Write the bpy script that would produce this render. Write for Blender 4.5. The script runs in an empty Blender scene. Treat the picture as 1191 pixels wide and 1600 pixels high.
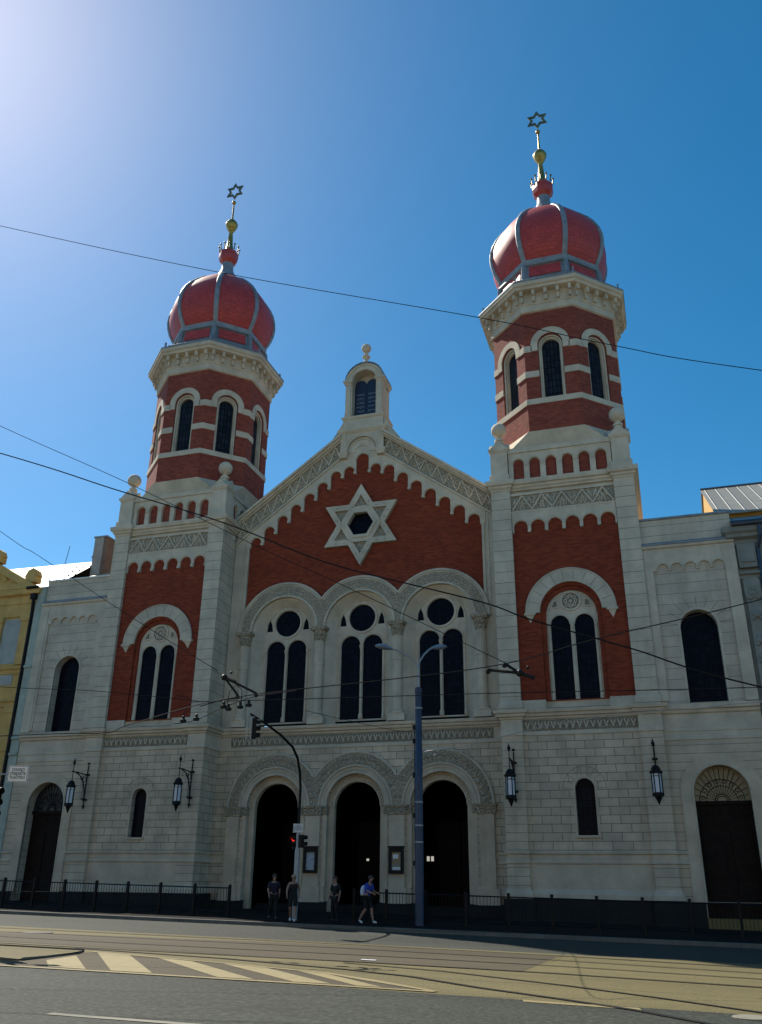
import bpy, math, random
from mathutils import Vector, Matrix
from mathutils.geometry import tessellate_polygon
R = math.radians
PI = math.pi
rnd = random.Random(7)
S = bpy.context.scene
C = S.collection

# ------------------------------------------------------------------ camera
cam = bpy.data.cameras.new("camera")
camo = bpy.data.objects.new("camera", cam)
C.objects.link(camo)
YAW, PIT, ROL, FPX = 0.31214, 0.40715, 0.01221, 1353.17
cf = Vector((-math.sin(YAW) * math.cos(PIT), math.cos(YAW) * math.cos(PIT), math.sin(PIT)))
cr = Vector((math.cos(YAW), math.sin(YAW), 0))
cu = cr.cross(cf)
r2 = cr * math.cos(ROL) + cu * math.sin(ROL)
u2 = -cr * math.sin(ROL) + cu * math.cos(ROL)
mw = Matrix((r2, u2, -cf)).transposed().to_4x4()
mw.translation = Vector((15.4205, -42.3331, 1.40))
camo.matrix_world = mw
cam.sensor_fit = 'VERTICAL'
cam.sensor_height = 36.0
cam.lens = 36.0 * FPX / 1600.0
cam.clip_start = 0.1
cam.clip_end = 3000
S.camera = camo

# ------------------------------------------------------------------ light
SUN_AZ, SUN_EL = 58.0, 47.5       # azimuth: degrees left of +Y (behind the building, to the left)
sdir = Vector((-math.sin(R(SUN_AZ)) * math.cos(R(SUN_EL)), math.cos(R(SUN_AZ)) * math.cos(R(SUN_EL)), math.sin(R(SUN_EL))))
W = bpy.data.worlds.new("World")
S.world = W
W.use_nodes = True
wt = W.node_tree
sky = wt.nodes.new('ShaderNodeTexSky')
sky.sky_type = 'NISHITA'
sky.sun_disc = False
sky.sun_elevation = R(SUN_EL)
sky.sun_rotation = R(-SUN_AZ)
sky.altitude = 300
sky.air_density = 0.8
sky.dust_density = 0.38
sky.ozone_density = 1.0
bg = wt.nodes['Background']
bg.inputs[1].default_value = 0.102
hs = wt.nodes.new('ShaderNodeHueSaturation')
hs.inputs['Saturation'].default_value = 1.42
hs.inputs['Hue'].default_value = 0.486
wt.links.new(sky.outputs[0], hs.inputs['Color'])
wt.links.new(hs.outputs[0], bg.inputs[0])
sun = bpy.data.lights.new("sun", 'SUN')
sun.energy = 5.0
sun.angle = R(0.53)
sun.color = (1.0, 0.93, 0.82)
suno = bpy.data.objects.new("sun", sun)
C.objects.link(suno)
suno.location = sdir * 120
suno.rotation_euler = sdir.to_track_quat('Z', 'Y').to_euler()
S.view_settings.view_transform = 'Standard'
S.view_settings.look = 'None'
S.view_settings.gamma = 1.0
S.view_settings.exposure = 0.55


# ------------------------------------------------------------------ materials
def nodemat(name):
    m = bpy.data.materials.new(name)
    m.use_nodes = True
    nt = m.node_tree
    return m, nt, nt.nodes['Principled BSDF']


def N(nt, typ, **kw):
    n = nt.nodes.new(typ)
    for k, v in kw.items():
        if k in n.inputs.keys():
            n.inputs[k].default_value = v
        else:
            setattr(n, k, v)
    return n


def L(nt, a, b):
    nt.links.new(a, b)


def mixcol(nt, fac, a, b, mode='MIX'):
    n = nt.nodes.new('ShaderNodeMix')
    n.data_type = 'RGBA'
    n.blend_type = mode
    for i, v in ((0, fac), (6, a), (7, b)):
        if hasattr(v, 'links') or hasattr(v, 'is_linked'):
            nt.links.new(v, n.inputs[i])
        else:
            n.inputs[i].default_value = v if i == 0 else (tuple(v) + (1,))[:4]
    return n.outputs[2]


def maprange(nt, v, a, b, c=0., d=1.):
    n = nt.nodes.new('ShaderNodeMapRange')
    nt.links.new(v, n.inputs[0])
    for i, x in enumerate((a, b, c, d)):
        n.inputs[1 + i].default_value = x
    return n.outputs[0]


def noise(nt, co, scale, detail=6., rough=.6, sx=None):
    if sx:
        mp = N(nt, 'ShaderNodeMapping')
        mp.inputs['Scale'].default_value = sx
        L(nt, co, mp.inputs[0])
        co = mp.outputs[0]
    n = N(nt, 'ShaderNodeTexNoise', Scale=scale, Detail=detail, Roughness=rough)
    L(nt, co, n.inputs['Vector'])
    return n.outputs['Fac']


def bump(nt, bs, h, strength, dist=.02):
    b = N(nt, 'ShaderNodeBump', Strength=strength, Distance=dist)
    L(nt, h, b.inputs['Height'])
    L(nt, b.outputs[0], bs.inputs['Normal'])


def plain(name, col, rough=.6, metal=0., var=.12, scale=3., bmp=0., spec=.5):
    m, nt, bs = nodemat(name)
    co = N(nt, 'ShaderNodeTexCoord').outputs['Object']
    n = noise(nt, co, scale)
    dark = tuple(c * (1 - var) for c in col)
    lite = tuple(min(1, c * (1 + var)) for c in col)
    L(nt, mixcol(nt, maprange(nt, n, .3, .7), dark, lite), bs.inputs['Base Color'])
    bs.inputs['Roughness'].default_value = rough
    bs.inputs['Metallic'].default_value = metal
    bs.inputs['Specular IOR Level'].default_value = spec
    if bmp:
        bump(nt, bs, noise(nt, co, scale * 8), bmp, .01)
    return m


def stone(name, col, bw=0., bh=0., joint=.014, offset=.5, jd=.45, stain=.35, bmp=.25):
    """plastered stone; bw/bh: block size of the ashlar joints (0 = none)"""
    m, nt, bs = nodemat(name)
    tc = N(nt, 'ShaderNodeTexCoord')
    co = tc.outputs['Object']
    n1 = noise(nt, co, .9, 8, .62)
    n2 = noise(nt, co, 1.0, 6, .6, (2.2, 2.2, .22))      # rain streaks running down
    n3 = noise(nt, co, 14., 4)
    a = mixcol(nt, maprange(nt, n1, .32, .68), tuple(c * .74 for c in col), tuple(c * 1.1 for c in col))
    b = mixcol(nt, maprange(nt, n2, .5, .8, 0, stain), a, tuple(c * f for c, f in zip(col, (.5, .5, .48))))
    b = mixcol(nt, maprange(nt, n3, .3, .75, 0, .22), b, tuple(c * .72 for c in col))
    h = n3
    if bh:
        br = N(nt, 'ShaderNodeTexBrick', offset=offset)
        br.inputs['Scale'].default_value = 1.
        br.inputs['Mortar Size'].default_value = joint
        br.inputs['Mortar Smooth'].default_value = .3
        br.inputs['Brick Width'].default_value = bw
        br.inputs['Row Height'].default_value = bh
        big = bw > 10
        br.inputs['Color1'].default_value = (.95, .95, .95, 1) if big else (.84, .85, .86, 1)
        br.inputs['Color2'].default_value = (1.04, 1.04, 1.03, 1) if big else (1.1, 1.09, 1.07, 1)
        br.inputs['Mortar'].default_value = (.96, .96, .96, 1)
        L(nt, tc.outputs['UV'], br.inputs['Vector'])
        b = mixcol(nt, .8, b, br.outputs['Color'], 'MULTIPLY')
        b = mixcol(nt, br.outputs['Fac'], b, tuple(c * jd for c in col))
        mm = N(nt, 'ShaderNodeMath', operation='MULTIPLY_ADD')
        L(nt, br.outputs['Fac'], mm.inputs[0])
        mm.inputs[1].default_value = -1.6
        L(nt, n3, mm.inputs[2])
        h = mm.outputs[0]
    L(nt, b, bs.inputs['Base Color'])
    bs.inputs['Roughness'].default_value = .88
    bs.inputs['Specular IOR Level'].default_value = .25
    bump(nt, bs, h, bmp, .02)
    return m


def carved(name, col, scale=7.):
    """stone with dense shallow carving"""
    m, nt, bs = nodemat(name)
    tc = N(nt, 'ShaderNodeTexCoord')
    v = N(nt, 'ShaderNodeTexVoronoi', Scale=scale, feature='DISTANCE_TO_EDGE')
    L(nt, tc.outputs['Object'], v.inputs['Vector'])
    d = maprange(nt, v.outputs['Distance'], .02, .22)
    n1 = noise(nt, tc.outputs['Object'], 2.5)
    a = mixcol(nt, maprange(nt, n1, .3, .7), tuple(c * .78 for c in col), col)
    a = mixcol(nt, d, tuple(c * .6 for c in col), a)
    L(nt, a, bs.inputs['Base Color'])
    bs.inputs['Roughness'].default_value = .9
    bs.inputs['Specular IOR Level'].default_value = .2
    bump(nt, bs, d, .9, .05)
    return m


def brickmat(name, col):
    m, nt, bs = nodemat(name)
    tc = N(nt, 'ShaderNodeTexCoord')
    br = N(nt, 'ShaderNodeTexBrick', offset=.5)
    br.inputs['Scale'].default_value = 1.
    br.inputs['Mortar Size'].default_value = .008
    br.inputs['Mortar Smooth'].default_value = .2
    br.inputs['Brick Width'].default_value = .30
    br.inputs['Row Height'].default_value = .085
    br.inputs['Bias'].default_value = -.1
    br.inputs['Color1'].default_value = (col[0] * .66, col[1] * .62, col[2] * .66, 1)
    br.inputs['Color2'].default_value = (col[0] * 1.28, col[1] * 1.38, col[2] * 1.3, 1)
    br.inputs['Mortar'].default_value = (col[0] * .8, col[1] * 1.5, col[2] * 1.6, 1)
    L(nt, tc.outputs['UV'], br.inputs['Vector'])
    n1 = noise(nt, tc.outputs['Object'], .55, 7, .6)
    n2 = noise(nt, tc.outputs['Object'], 3.2, 5, .6, (1, 1, 2.6))
    a = mixcol(nt, maprange(nt, n1, .3, .7, .0, .6), br.outputs['Color'], tuple(c * .62 for c in col))
    a = mixcol(nt, maprange(nt, n2, .56, .74, 0, .35), a, tuple(c * f for c, f in zip(col, (1.35, 1.7, 1.7))))
    L(nt, a, bs.inputs['Base Color'])
    bs.inputs['Roughness'].default_value = .85
    bs.inputs['Specular IOR Level'].default_value = .25
    bump(nt, bs, br.outputs['Fac'], -.35, .01)
    return m


def tilemat(name, col, bw, bh, rough=.35, gap=.012, gapd=.45, bmp=.5, spec=.5, metal=0., coat=0.):
    m, nt, bs = nodemat(name)
    tc = N(nt, 'ShaderNodeTexCoord')
    br = N(nt, 'ShaderNodeTexBrick', offset=.5)
    br.inputs['Scale'].default_value = 1.
    br.inputs['Mortar Size'].default_value = gap
    br.inputs['Mortar Smooth'].default_value = 1.
    br.inputs['Brick Width'].default_value = bw
    br.inputs['Row Height'].default_value = bh
    br.inputs['Color1'].default_value = tuple(c * .8 for c in col) + (1,)
    br.inputs['Color2'].default_value = tuple(c * 1.15 for c in col) + (1,)
    br.inputs['Mortar'].default_value = tuple(c * gapd for c in col) + (1,)
    L(nt, tc.outputs['UV'], br.inputs['Vector'])
    n1 = noise(nt, tc.outputs['Object'], 1.2)
    L(nt, mixcol(nt, maprange(nt, n1, .35, .7, 0, .5), br.outputs['Color'], tuple(c * .7 for c in col)), bs.inputs['Base Color'])
    bs.inputs['Roughness'].default_value = rough
    bs.inputs['Metallic'].default_value = metal
    bs.inputs['Specular IOR Level'].default_value = spec
    bs.inputs['Coat Weight'].default_value = coat
    bump(nt, bs, br.outputs['Fac'], -bmp, .03)
    return m


def glassmat(name, col, bw=.24, bh=.3, lead=.012):
    m, nt, bs = nodemat(name)
    tc = N(nt, 'ShaderNodeTexCoord')
    br = N(nt, 'ShaderNodeTexBrick', offset=0.)
    br.inputs['Scale'].default_value = 1.
    br.inputs['Mortar Size'].default_value = lead
    br.inputs['Brick Width'].default_value = bw
    br.inputs['Row Height'].default_value = bh
    br.inputs['Color1'].default_value = tuple(c * .7 for c in col) + (1,)
    br.inputs['Color2'].default_value = tuple(c * 1.3 for c in col) + (1,)
    br.inputs['Mortar'].default_value = (.002, .002, .002, 1)
    L(nt, tc.outputs['UV'], br.inputs['Vector'])
    L(nt, br.outputs['Color'], bs.inputs['Base Color'])
    bs.inputs['Roughness'].default_value = .3
    bs.inputs['Specular IOR Level'].default_value = .06
    bump(nt, bs, br.outputs['Fac'], .4, .01)
    return m


def asphalt(name, col, grit=60., patchy=.3, spec=.3):
    m, nt, bs = nodemat(name)
    tc = N(nt, 'ShaderNodeTexCoord')
    co = tc.outputs['Object']
    n0 = noise(nt, co, .22, 6, .6, (.35, 1.6, 1))
    n1 = noise(nt, co, 2.2, 8, .7)
    n2 = noise(nt, co, grit, 3, .7)
    v = N(nt, 'ShaderNodeTexVoronoi', Scale=.9, feature='DISTANCE_TO_EDGE')
    wv = N(nt, 'ShaderNodeVectorMath', operation='ADD')
    sc = N(nt, 'ShaderNodeVectorMath', operation='SCALE')
    nz = N(nt, 'ShaderNodeTexNoise', Scale=1.1, Detail=5.)
    L(nt, co, nz.inputs['Vector'])
    L(nt, nz.outputs['Color'], sc.inputs[0])
    sc.inputs['Scale'].default_value = 1.6
    L(nt, co, wv.inputs[0])
    L(nt, sc.outputs[0], wv.inputs[1])
    L(nt, wv.outputs[0], v.inputs['Vector'])
    crack = maprange(nt, v.outputs['Distance'], .0, .004, .4, 0)
    a = mixcol(nt, maprange(nt, n0, .35, .68), tuple(c * (1 - patchy) for c in col), tuple(c * (1 + patchy) for c in col))
    a = mixcol(nt, maprange(nt, n1, .35, .75, 0, .4), a, tuple(c * .62 for c in col))
    a = mixcol(nt, maprange(nt, n2, .48, .68, 0, .7), a, tuple(c * 2.1 for c in col))
    a = mixcol(nt, maprange(nt, n2, .5, .3, 0, .6), a, tuple(c * .4 for c in col))
    a = mixcol(nt, crack, a, tuple(c * .25 for c in col))
    L(nt, a, bs.inputs['Base Color'])
    bs.inputs['Roughness'].default_value = .8
    bs.inputs['Specular IOR Level'].default_value = spec
    bump(nt, bs, n2, .5, .012)
    return m


def paintmat(name, col):
    m, nt, bs = nodemat(name)
    co = N(nt, 'ShaderNodeTexCoord').outputs['Object']
    n1 = noise(nt, co, 3., 8, .7)
    n2 = noise(nt, co, 38., 4, .7)
    a = mixcol(nt, maprange(nt, n1, .35, .7), tuple(c * .8 for c in col), col)
    a = mixcol(nt, maprange(nt, n2, .55, .75, 0, .8), a, (.09, .085, .075))
    L(nt, a, bs.inputs['Base Color'])
    bs.inputs['Roughness'].default_value = .75
    bump(nt, bs, n2, .4, .01)
    return m


STC = (.62, .53, .405)
M = {}
M['stone'] = stone('stone_plain', STC)
M['ashlar'] = stone('stone_ashlar', (.62, .505, .37), .88, .37, .016, .5, .28, .5)
M['ashlar_up'] = stone('stone_courses', STC, 60., .585, .015, 0., .3, .5)
M['pier'] = stone('stone_courses_low', (.62, .505, .37), 60., .37, .013, 0., .32, .5)
M['lowplain'] = stone('stone_ground_floor', (.62, .505, .37))
M['joint'] = plain('stone_joint', (.16, .145, .12), .9)
M['carved'] = carved('stone_carved', (.62, .52, .38), 8.)
M['recess_shade'] = carved('stone_recess_shade', (.56, .485, .37), 9.)  # ground behind friezes and star, coloured darker as shade for the relief
M['recess_shade_deep'] = carved('stone_recess_shade_deep', (.42, .365, .275), 9.)  # deeper recess ground, shade put into the colour behind leaves and rosettes
M['ledge'] = plain('lead_ledge', (.07, .08, .09), .5, 0, .3)
M['granite'] = stone('granite_plinth', (.022, .022, .022), 1.5, .5, .01, .5, .5)
M['brick'] = brickmat('red_brick', (.26, .042, .018))
M['brick_up'] = brickmat('red_brick_belfry', (.29, .062, .040))
M['dome'] = tilemat('dome_red_shingles', (.50, .06, .052), .34, .20, .5, .024, .42, .9, .35)
M['lead'] = plain('grey_blue_sheet', (.24, .255, .27), .5, .2, .25, 2.)
M['redcap'] = plain('red_sheet', (.40, .05, .04), .4, 0, .15)
M['gold'] = plain('gilt', (.42, .27, .07), .42, .85, .3, 6)
M['gilt_dark'] = plain('weathered_gilt', (.22, .20, .12), .45, .7, .25, 5)
M['glass'] = glassmat('dark_leaded_glass', (.006, .007, .014))
M['glass_b'] = glassmat('belfry_leaded_glass', (.02, .025, .035), .22, .42, .02)
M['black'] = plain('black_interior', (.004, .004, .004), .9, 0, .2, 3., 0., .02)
M['wood'] = plain('dark_wood', (.016, .010, .008), .6, 0, .4, 6, 0., .1)
M['iron'] = plain('black_iron', (.008, .008, .009), .5, .0, .2, 9, 0., .18)
M['milk'] = plain('frosted_lamp_glass', (.62, .66, .72), .3, 0, .05)
M['paving'] = asphalt('pavement_asphalt', (.014, .013, .012), 40., .25, .05)
M['road'] = asphalt('road_asphalt', (.035, .039, .031), 12., .3, .2)
M['paleslab'] = asphalt('pale_concrete_slabs', (.34, .30, .23), 40., .15)
M['track'] = asphalt('track_bed', (.126, .106, .049), 45., .2, .2)
M['track_dark'] = asphalt('track_bed_patched', (.070, .058, .036), 45., .25, .2)
M['kerb'] = stone('kerb_granite', (.16, .155, .14), 1.0, .5, .01, .5, .5)
M['mark'] = paintmat('road_paint', (.255, .205, .085))
M['markw'] = paintmat('road_paint_pale', (.21, .20, .15))
M['steel'] = plain('rail_steel', (.022, .02, .018), .4, .3, .3, 4)
M['blue'] = plain('blue_pole_paint', (.024, .042, .085), .5, 0, .25, 4)
M['galv'] = plain('galvanised', (.30, .31, .32), .45, .4, .15, 6)
M['lampgrey'] = plain('lamp_head_grey', (.22, .27, .32), .45, .2, .15)
M['white'] = plain('white_sign', (.72, .72, .74), .5, 0, .04)
M['ink'] = plain('sign_ink', (.015, .015, .02), .6)
M['yellow'] = stone('ochre_plaster', (.62, .40, .14), 0, 0, stain=.4)
M['ygrey'] = stone('pale_grey_plaster', (.42, .43, .40))
M['strip'] = stone('pale_green_plaster', (.42, .47, .40))
M['cream_roof'] = plain('cream_sheet_roof', (.24, .20, .13), .6, 0, .15)
M['white_sheet'] = plain('pale_sheet_flashing', (.62, .60, .55), .5, .1, .08)
M['tile_grey'] = tilemat('grey_roof_tiles', (.15, .147, .15), .9, .33, .6, .012, .6, .4)
M['greybuild'] = stone('grey_weathered_plaster', (.27, .27, .235), stain=.6)
M['seam'] = tilemat('standing_seam_roof', (.26, .25, .21), .62, 90., .5, .055, 1.9, -1.2)
M['yhouse'] = plain('orange_yellow_board', (.62, .36, .07), .6, 0, .1)
M['chim'] = stone('chimney_render', (.36, .36, .34))
M['chimb'] = stone('chimney_brown', (.17, .13, .11))
M['darkroof'] = plain('dark_roof_sheet', (.05, .06, .075), .5, .2, .2)
M['gutter'] = plain('blue_grey_gutter', (.035, .055, .085), .4, .3, .2)
M['skin'] = plain('skin', (.30, .17, .12), .55, 0, .06)
M['cblack'] = plain('black_cloth', (.004, .004, .005), .85, 0, .2, 12)
M['cnavy'] = plain('navy_cloth', (.009, .008, .024), .85, 0, .2, 12)
M['cblue'] = plain('blue_cloth', (.02, .05, .36), .8, 0, .15, 12)
M['cwhite'] = plain('white_cloth', (.62, .68, .82), .8, 0, .06, 12)
M['shoe'] = plain('white_shoe', (.62, .62, .62), .6, 0, .05)
M['hair_b'] = plain('blond_hair', (.40, .24, .14), .6, 0, .25, 40)
M['hair_d'] = plain('dark_hair', (.03, .02, .015), .6, 0, .25, 40)


def emit(name, col, st):
    m, nt, bs = nodemat(name)
    bs.inputs['Base Color'].default_value = tuple(c * .3 for c in col) + (1,)
    bs.inputs['Emission Color'].default_value = tuple(col) + (1,)
    bs.inputs['Emission Strength'].default_value = st
    return m


M['red_on'] = emit('red_signal_lit', (1., .02, .02), .9)
M['pane_lit'] = emit('lit_door_pane', (.9, .85, .75), .35)


# ------------------------------------------------------------------ mesh builder
SPLIT = {'stone_band', 'dark_plinth', 'pilaster', 'window_wall', 'base_course', 'plinth_moulding', 'raking_cornice', 'parapet', 'parapet_brick',
         'pale_panel', 'pole_band', 'cable_clamp', 'lit_pane', 'wire_clamp', 'snow_guard', 'drum_panel', 'portal_pier', 'impost', 'pier_base', 'panel_frame',
         'back_board', 'chimney_cap', 'window_surround', 'ground_floor_wall', 'gutter', 'shoulder', 'lower_pilaster', 'cornice'}
class MB:
    def __init__(s):
        s.v = []
        s.f = []
        s.k = 0
        s.fm = []

    def add(s, vs, fs):
        o = len(s.v)
        s.v += [tuple(p) for p in vs]
        s.f += [tuple(i + o for i in f) for f in fs]
        s.fm += [s.k] * len(fs)
        return s

    def pieces(s):
        """groups of faces that hang together or touch"""
        par = list(range(len(s.v)))

        def find(i):
            while par[i] != i:
                par[i] = par[par[i]]
                i = par[i]
            return i
        for f in s.f:
            for i in f[1:]:
                par[find(i)] = find(f[0])
        isl = {}
        for f, k in zip(s.f, s.fm):
            isl.setdefault(find(f[0]), []).append((f, k))
        bx = []
        for fs in isl.values():
            vs = [s.v[i] for f, _ in fs for i in f]
            bx.append(([min(v[k] for v in vs) - .012 for k in range(3)], [max(v[k] for v in vs) + .012 for k in range(3)], fs))
        out = []
        for lo, hi, fs in bx:
            hit = [o for o in out if any(all(lo[k] <= b[k] and a[k] <= hi[k] for k in range(3)) for a, b, _ in o)]
            new = [(lo, hi, fs)]
            for o in hit:
                new += o
                out.remove(o)
            out.append(new)
        for o in out:
            m = MB()
            ids = {}
            for _, _, fs in o:
                for f, k in fs:
                    m.fm.append(k)
                    m.f.append(tuple(ids.setdefault(i, len(ids)) for i in f))
            m.v = [None] * len(ids)
            for i, j in ids.items():
                m.v[j] = s.v[i]
            yield m

    def build(s, name, mat, parent=None, smooth=False, label=None, split=False):
        if name in SPLIT and not split:
            for m in s.pieces():
                o = m.build(name, mat, parent, smooth, label, True)
            return o
        org = Vector((0, 0, 0))
        p = parent
        while p is not None:
            org = org + p.location
            p = p.parent
        me = bpy.data.meshes.new(name)
        me.from_pydata([(x - org.x, y - org.y, z - org.z) for x, y, z in s.v], [], s.f)
        for q in (mat if isinstance(mat, (list, tuple)) else [mat]):
            me.materials.append(q)
        if any(s.fm):
            for pl, k in zip(me.polygons, s.fm):
                pl.material_index = k
        me.validate()
        uv = me.uv_layers.new(name='UVMap')
        vs = s.v
        for pl in me.polygons:
            n = pl.normal
            if abs(n.z) > .92:
                for li in pl.loop_indices:
                    q = me.vertices[me.loops[li].vertex_index].co + org
                    uv.data[li].uv = (q.x, q.y)
            else:
                t = Vector((-n.y, n.x, 0)).normalized()
                k = 1 / max(.3, math.sqrt(1 - n.z * n.z))
                for li in pl.loop_indices:
                    q = me.vertices[me.loops[li].vertex_index].co + org
                    uv.data[li].uv = (q.x * t.x + q.y * t.y, q.z * k)
        if smooth:
            for pl in me.polygons:
                pl.use_smooth = True
            me.set_sharp_from_angle(angle=R(40))
        o = bpy.data.objects.new(name, me)
        C.objects.link(o)
        if parent:
            o.parent = parent
        if label:
            o['label'] = label
        return o


def FR(ox, oy, deg=-90.):
    """facade frame: u along the wall, w up, c outwards"""
    a = R(deg)
    n = (math.cos(a), math.sin(a))
    t = (-n[1], n[0])
    return lambda u, w, c=0.: (ox + t[0] * u + n[0] * c, oy + t[1] * u + n[1] * c, w)


def box(mb, x0, x1, y0, y1, z0, z1):
    vs = [(x, y, z) for z in (z0, z1) for y in (y0, y1) for x in (x0, x1)]
    return mb.add(vs, [(0, 2, 3, 1), (4, 5, 7, 6), (0, 1, 5, 4), (2, 6, 7, 3), (0, 4, 6, 2), (1, 3, 7, 5)])


def fbox(mb, F, u0, u1, w0, w1, c0, c1):
    vs = [F(u, w, c) for w in (w0, w1) for c in (c1, c0) for u in (u0, u1)]
    return mb.add(vs, [(0, 2, 3, 1), (4, 5, 7, 6), (0, 1, 5, 4), (2, 6, 7, 3), (0, 4, 6, 2), (1, 3, 7, 5)])


def area2(p):
    return sum(p[i - 1][0] * p[i][1] - p[i][0] * p[i - 1][1] for i in range(len(p)))


def slab(mb, F, outer, holes=(), c0=0., c1=.1, back=False):
    outer = list(outer) if area2(outer) > 0 else list(outer)[::-1]
    holes = [list(h) if area2(h) < 0 else list(h)[::-1] for h in holes]
    loops = [outer] + holes
    flat = [p for l in loops for p in l]
    tr = tessellate_polygon([[Vector((p[0], p[1], 0)) for p in l] for l in loops])
    n = len(flat)
    vs = [F(p[0], p[1], c1) for p in flat] + [F(p[0], p[1], c0) for p in flat]
    fs = []
    for t in tr:
        a, b, c = (flat[i] for i in t)
        if (b[0] - a[0]) * (c[1] - a[1]) - (c[0] - a[0]) * (b[1] - a[1]) < 0:
            t = (t[0], t[2], t[1])
        fs.append(tuple(t))
        if back:
            fs.append((t[2] + n, t[1] + n, t[0] + n))
    o = 0
    for l in loops:
        k = len(l)
        for i in range(k):
            a, b = o + i, o + (i + 1) % k
            fs.append((a, a + n, b + n, b))
        o += k
    return mb.add(vs, fs)


def rect(u0, u1, w0, w1):
    return [(u0, w0), (u1, w0), (u1, w1), (u0, w1)]


def arch(cx, half, w0, sp, n=20):
    """arched opening outline"""
    return [(cx - half, w0), (cx + half, w0)] + [(cx + half * math.cos(PI * i / n), sp + half * math.sin(PI * i / n)) for i in range(n + 1)]


def circ(cx, cw, r, n=28, a0=0.):
    return [(cx + r * math.cos(a0 + 2 * PI * i / n), cw + r * math.sin(a0 + 2 * PI * i / n)) for i in range(n)]


def archband(cx, r0, r1, sp, n=32, lo=None, hi=None):
    """half ring; outer side optionally clipped at u=lo / u=hi"""
    out = []
    for i in range(n + 1):
        a = PI * i / n
        u, w = cx + r1 * math.cos(a), sp + r1 * math.sin(a)
        if hi is not None and u > hi:
            u = hi
        if lo is not None and u < lo:
            u = lo
        out.append((u, w))
    if hi is not None and cx + r1 > hi:
        w = sp + math.sqrt(max(0, r1 * r1 - (hi - cx) ** 2))
        out = [(hi, sp), (hi, w)] + [p for p in out if p[0] < hi - 1e-6]
    if lo is not None and cx - r1 < lo:
        w = sp + math.sqrt(max(0, r1 * r1 - (cx - lo) ** 2))
        out = [p for p in out if p[0] > lo + 1e-6] + [(lo, w), (lo, sp)]
    return out + [(cx + r0 * math.cos(PI * i / n), sp + r0 * math.sin(PI * i / n)) for i in range(n, -1, -1)]


def tube(mb, pts, r, n=6, caps=True, r1=None):
    pts = [Vector(p) for p in pts]
    k = len(pts)
    vs = []
    prev = None
    for i, p in enumerate(pts):
        d = (pts[min(i + 1, k - 1)] - pts[max(i - 1, 0)]).normalized()
        if prev is None:
            a = d.orthogonal().normalized()
        else:
            a = (prev - d * prev.dot(d)).normalized()
        prev = a
        b = d.cross(a)
        rr = r if r1 is None else r + (r1 - r) * i / (k - 1)
        vs += [p + (a * math.cos(2 * PI * j / n) + b * math.sin(2 * PI * j / n)) * rr for j in range(n)]
    fs = [(i * n + j, i * n + (j + 1) % n, (i + 1) * n + (j + 1) % n, (i + 1) * n + j) for i in range(k - 1) for j in range(n)]
    if caps:
        fs += [tuple(range(n))[::-1], tuple(range((k - 1) * n, k * n))]
    return mb.add(vs, fs)


def arctube(mb, F, cx, sp, r, c, tr, a0=0., a1=PI, n=28, lo=None, hi=None):
    pts = []
    for i in range(n + 1):
        a = a0 + (a1 - a0) * i / n
        u = cx + r * math.cos(a)
        if (lo is None or u >= lo) and (hi is None or u <= hi):
            pts.append(F(u, sp + r * math.sin(a), c))
    return tube(mb, pts, tr, 6)


def lathe(mb, cx, cy, prof, n=16, a0=0.):
    vs = []
    for r, z in prof:
        vs += [(cx + r * math.cos(a0 + 2 * PI * j / n), cy + r * math.sin(a0 + 2 * PI * j / n), z) for j in range(n)]
    k = len(prof)
    fs = [(i * n + j, i * n + (j + 1) % n, (i + 1) * n + (j + 1) % n, (i + 1) * n + j) for i in range(k - 1) for j in range(n)]
    fs += [tuple(range(n))[::-1], tuple(range((k - 1) * n, k * n))]
    return mb.add(vs, fs)


def ball(mb, x, y, z, r, n=14, m=9, sz=1.):
    return lathe(mb, x, y, [(max(1e-3, r * math.sin(PI * i / m)), z - r * sz * math.cos(PI * i / m)) for i in range(m + 1)], n)


def blob(mb, F, u, w, c, ru, rw, rc, rot=0.):
    """low half-ellipsoid leaf lying on a wall"""
    vs = []
    for k, (s, h) in enumerate(((1., 0.), (.72, .7), (.0, 1.))):
        m = 7 if k < 2 else 1
        for j in range(m):
            a = 2 * PI * j / 7
            x, y = ru * s * math.cos(a), rw * s * math.sin(a)
            vs.append(F(u + x * math.cos(rot) - y * math.sin(rot), w + x * math.sin(rot) + y * math.cos(rot), c + rc * h))
    fs = [(j, (j + 1) % 7, 7 + (j + 1) % 7, 7 + j) for j in range(7)] + [(7 + j, 7 + (j + 1) % 7, 14) for j in range(7)]
    return mb.add(vs, fs)


def bar(mb, F, p, q, width, c0, c1):
    p, q = Vector(p), Vector(q)
    d = (q - p).normalized()
    m = Vector((-d.y, d.x)) * width * .5
    return slab(mb, F, [tuple(p - m), tuple(q - m), tuple(q + m), tuple(p + m)], (), c0, c1)


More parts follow.
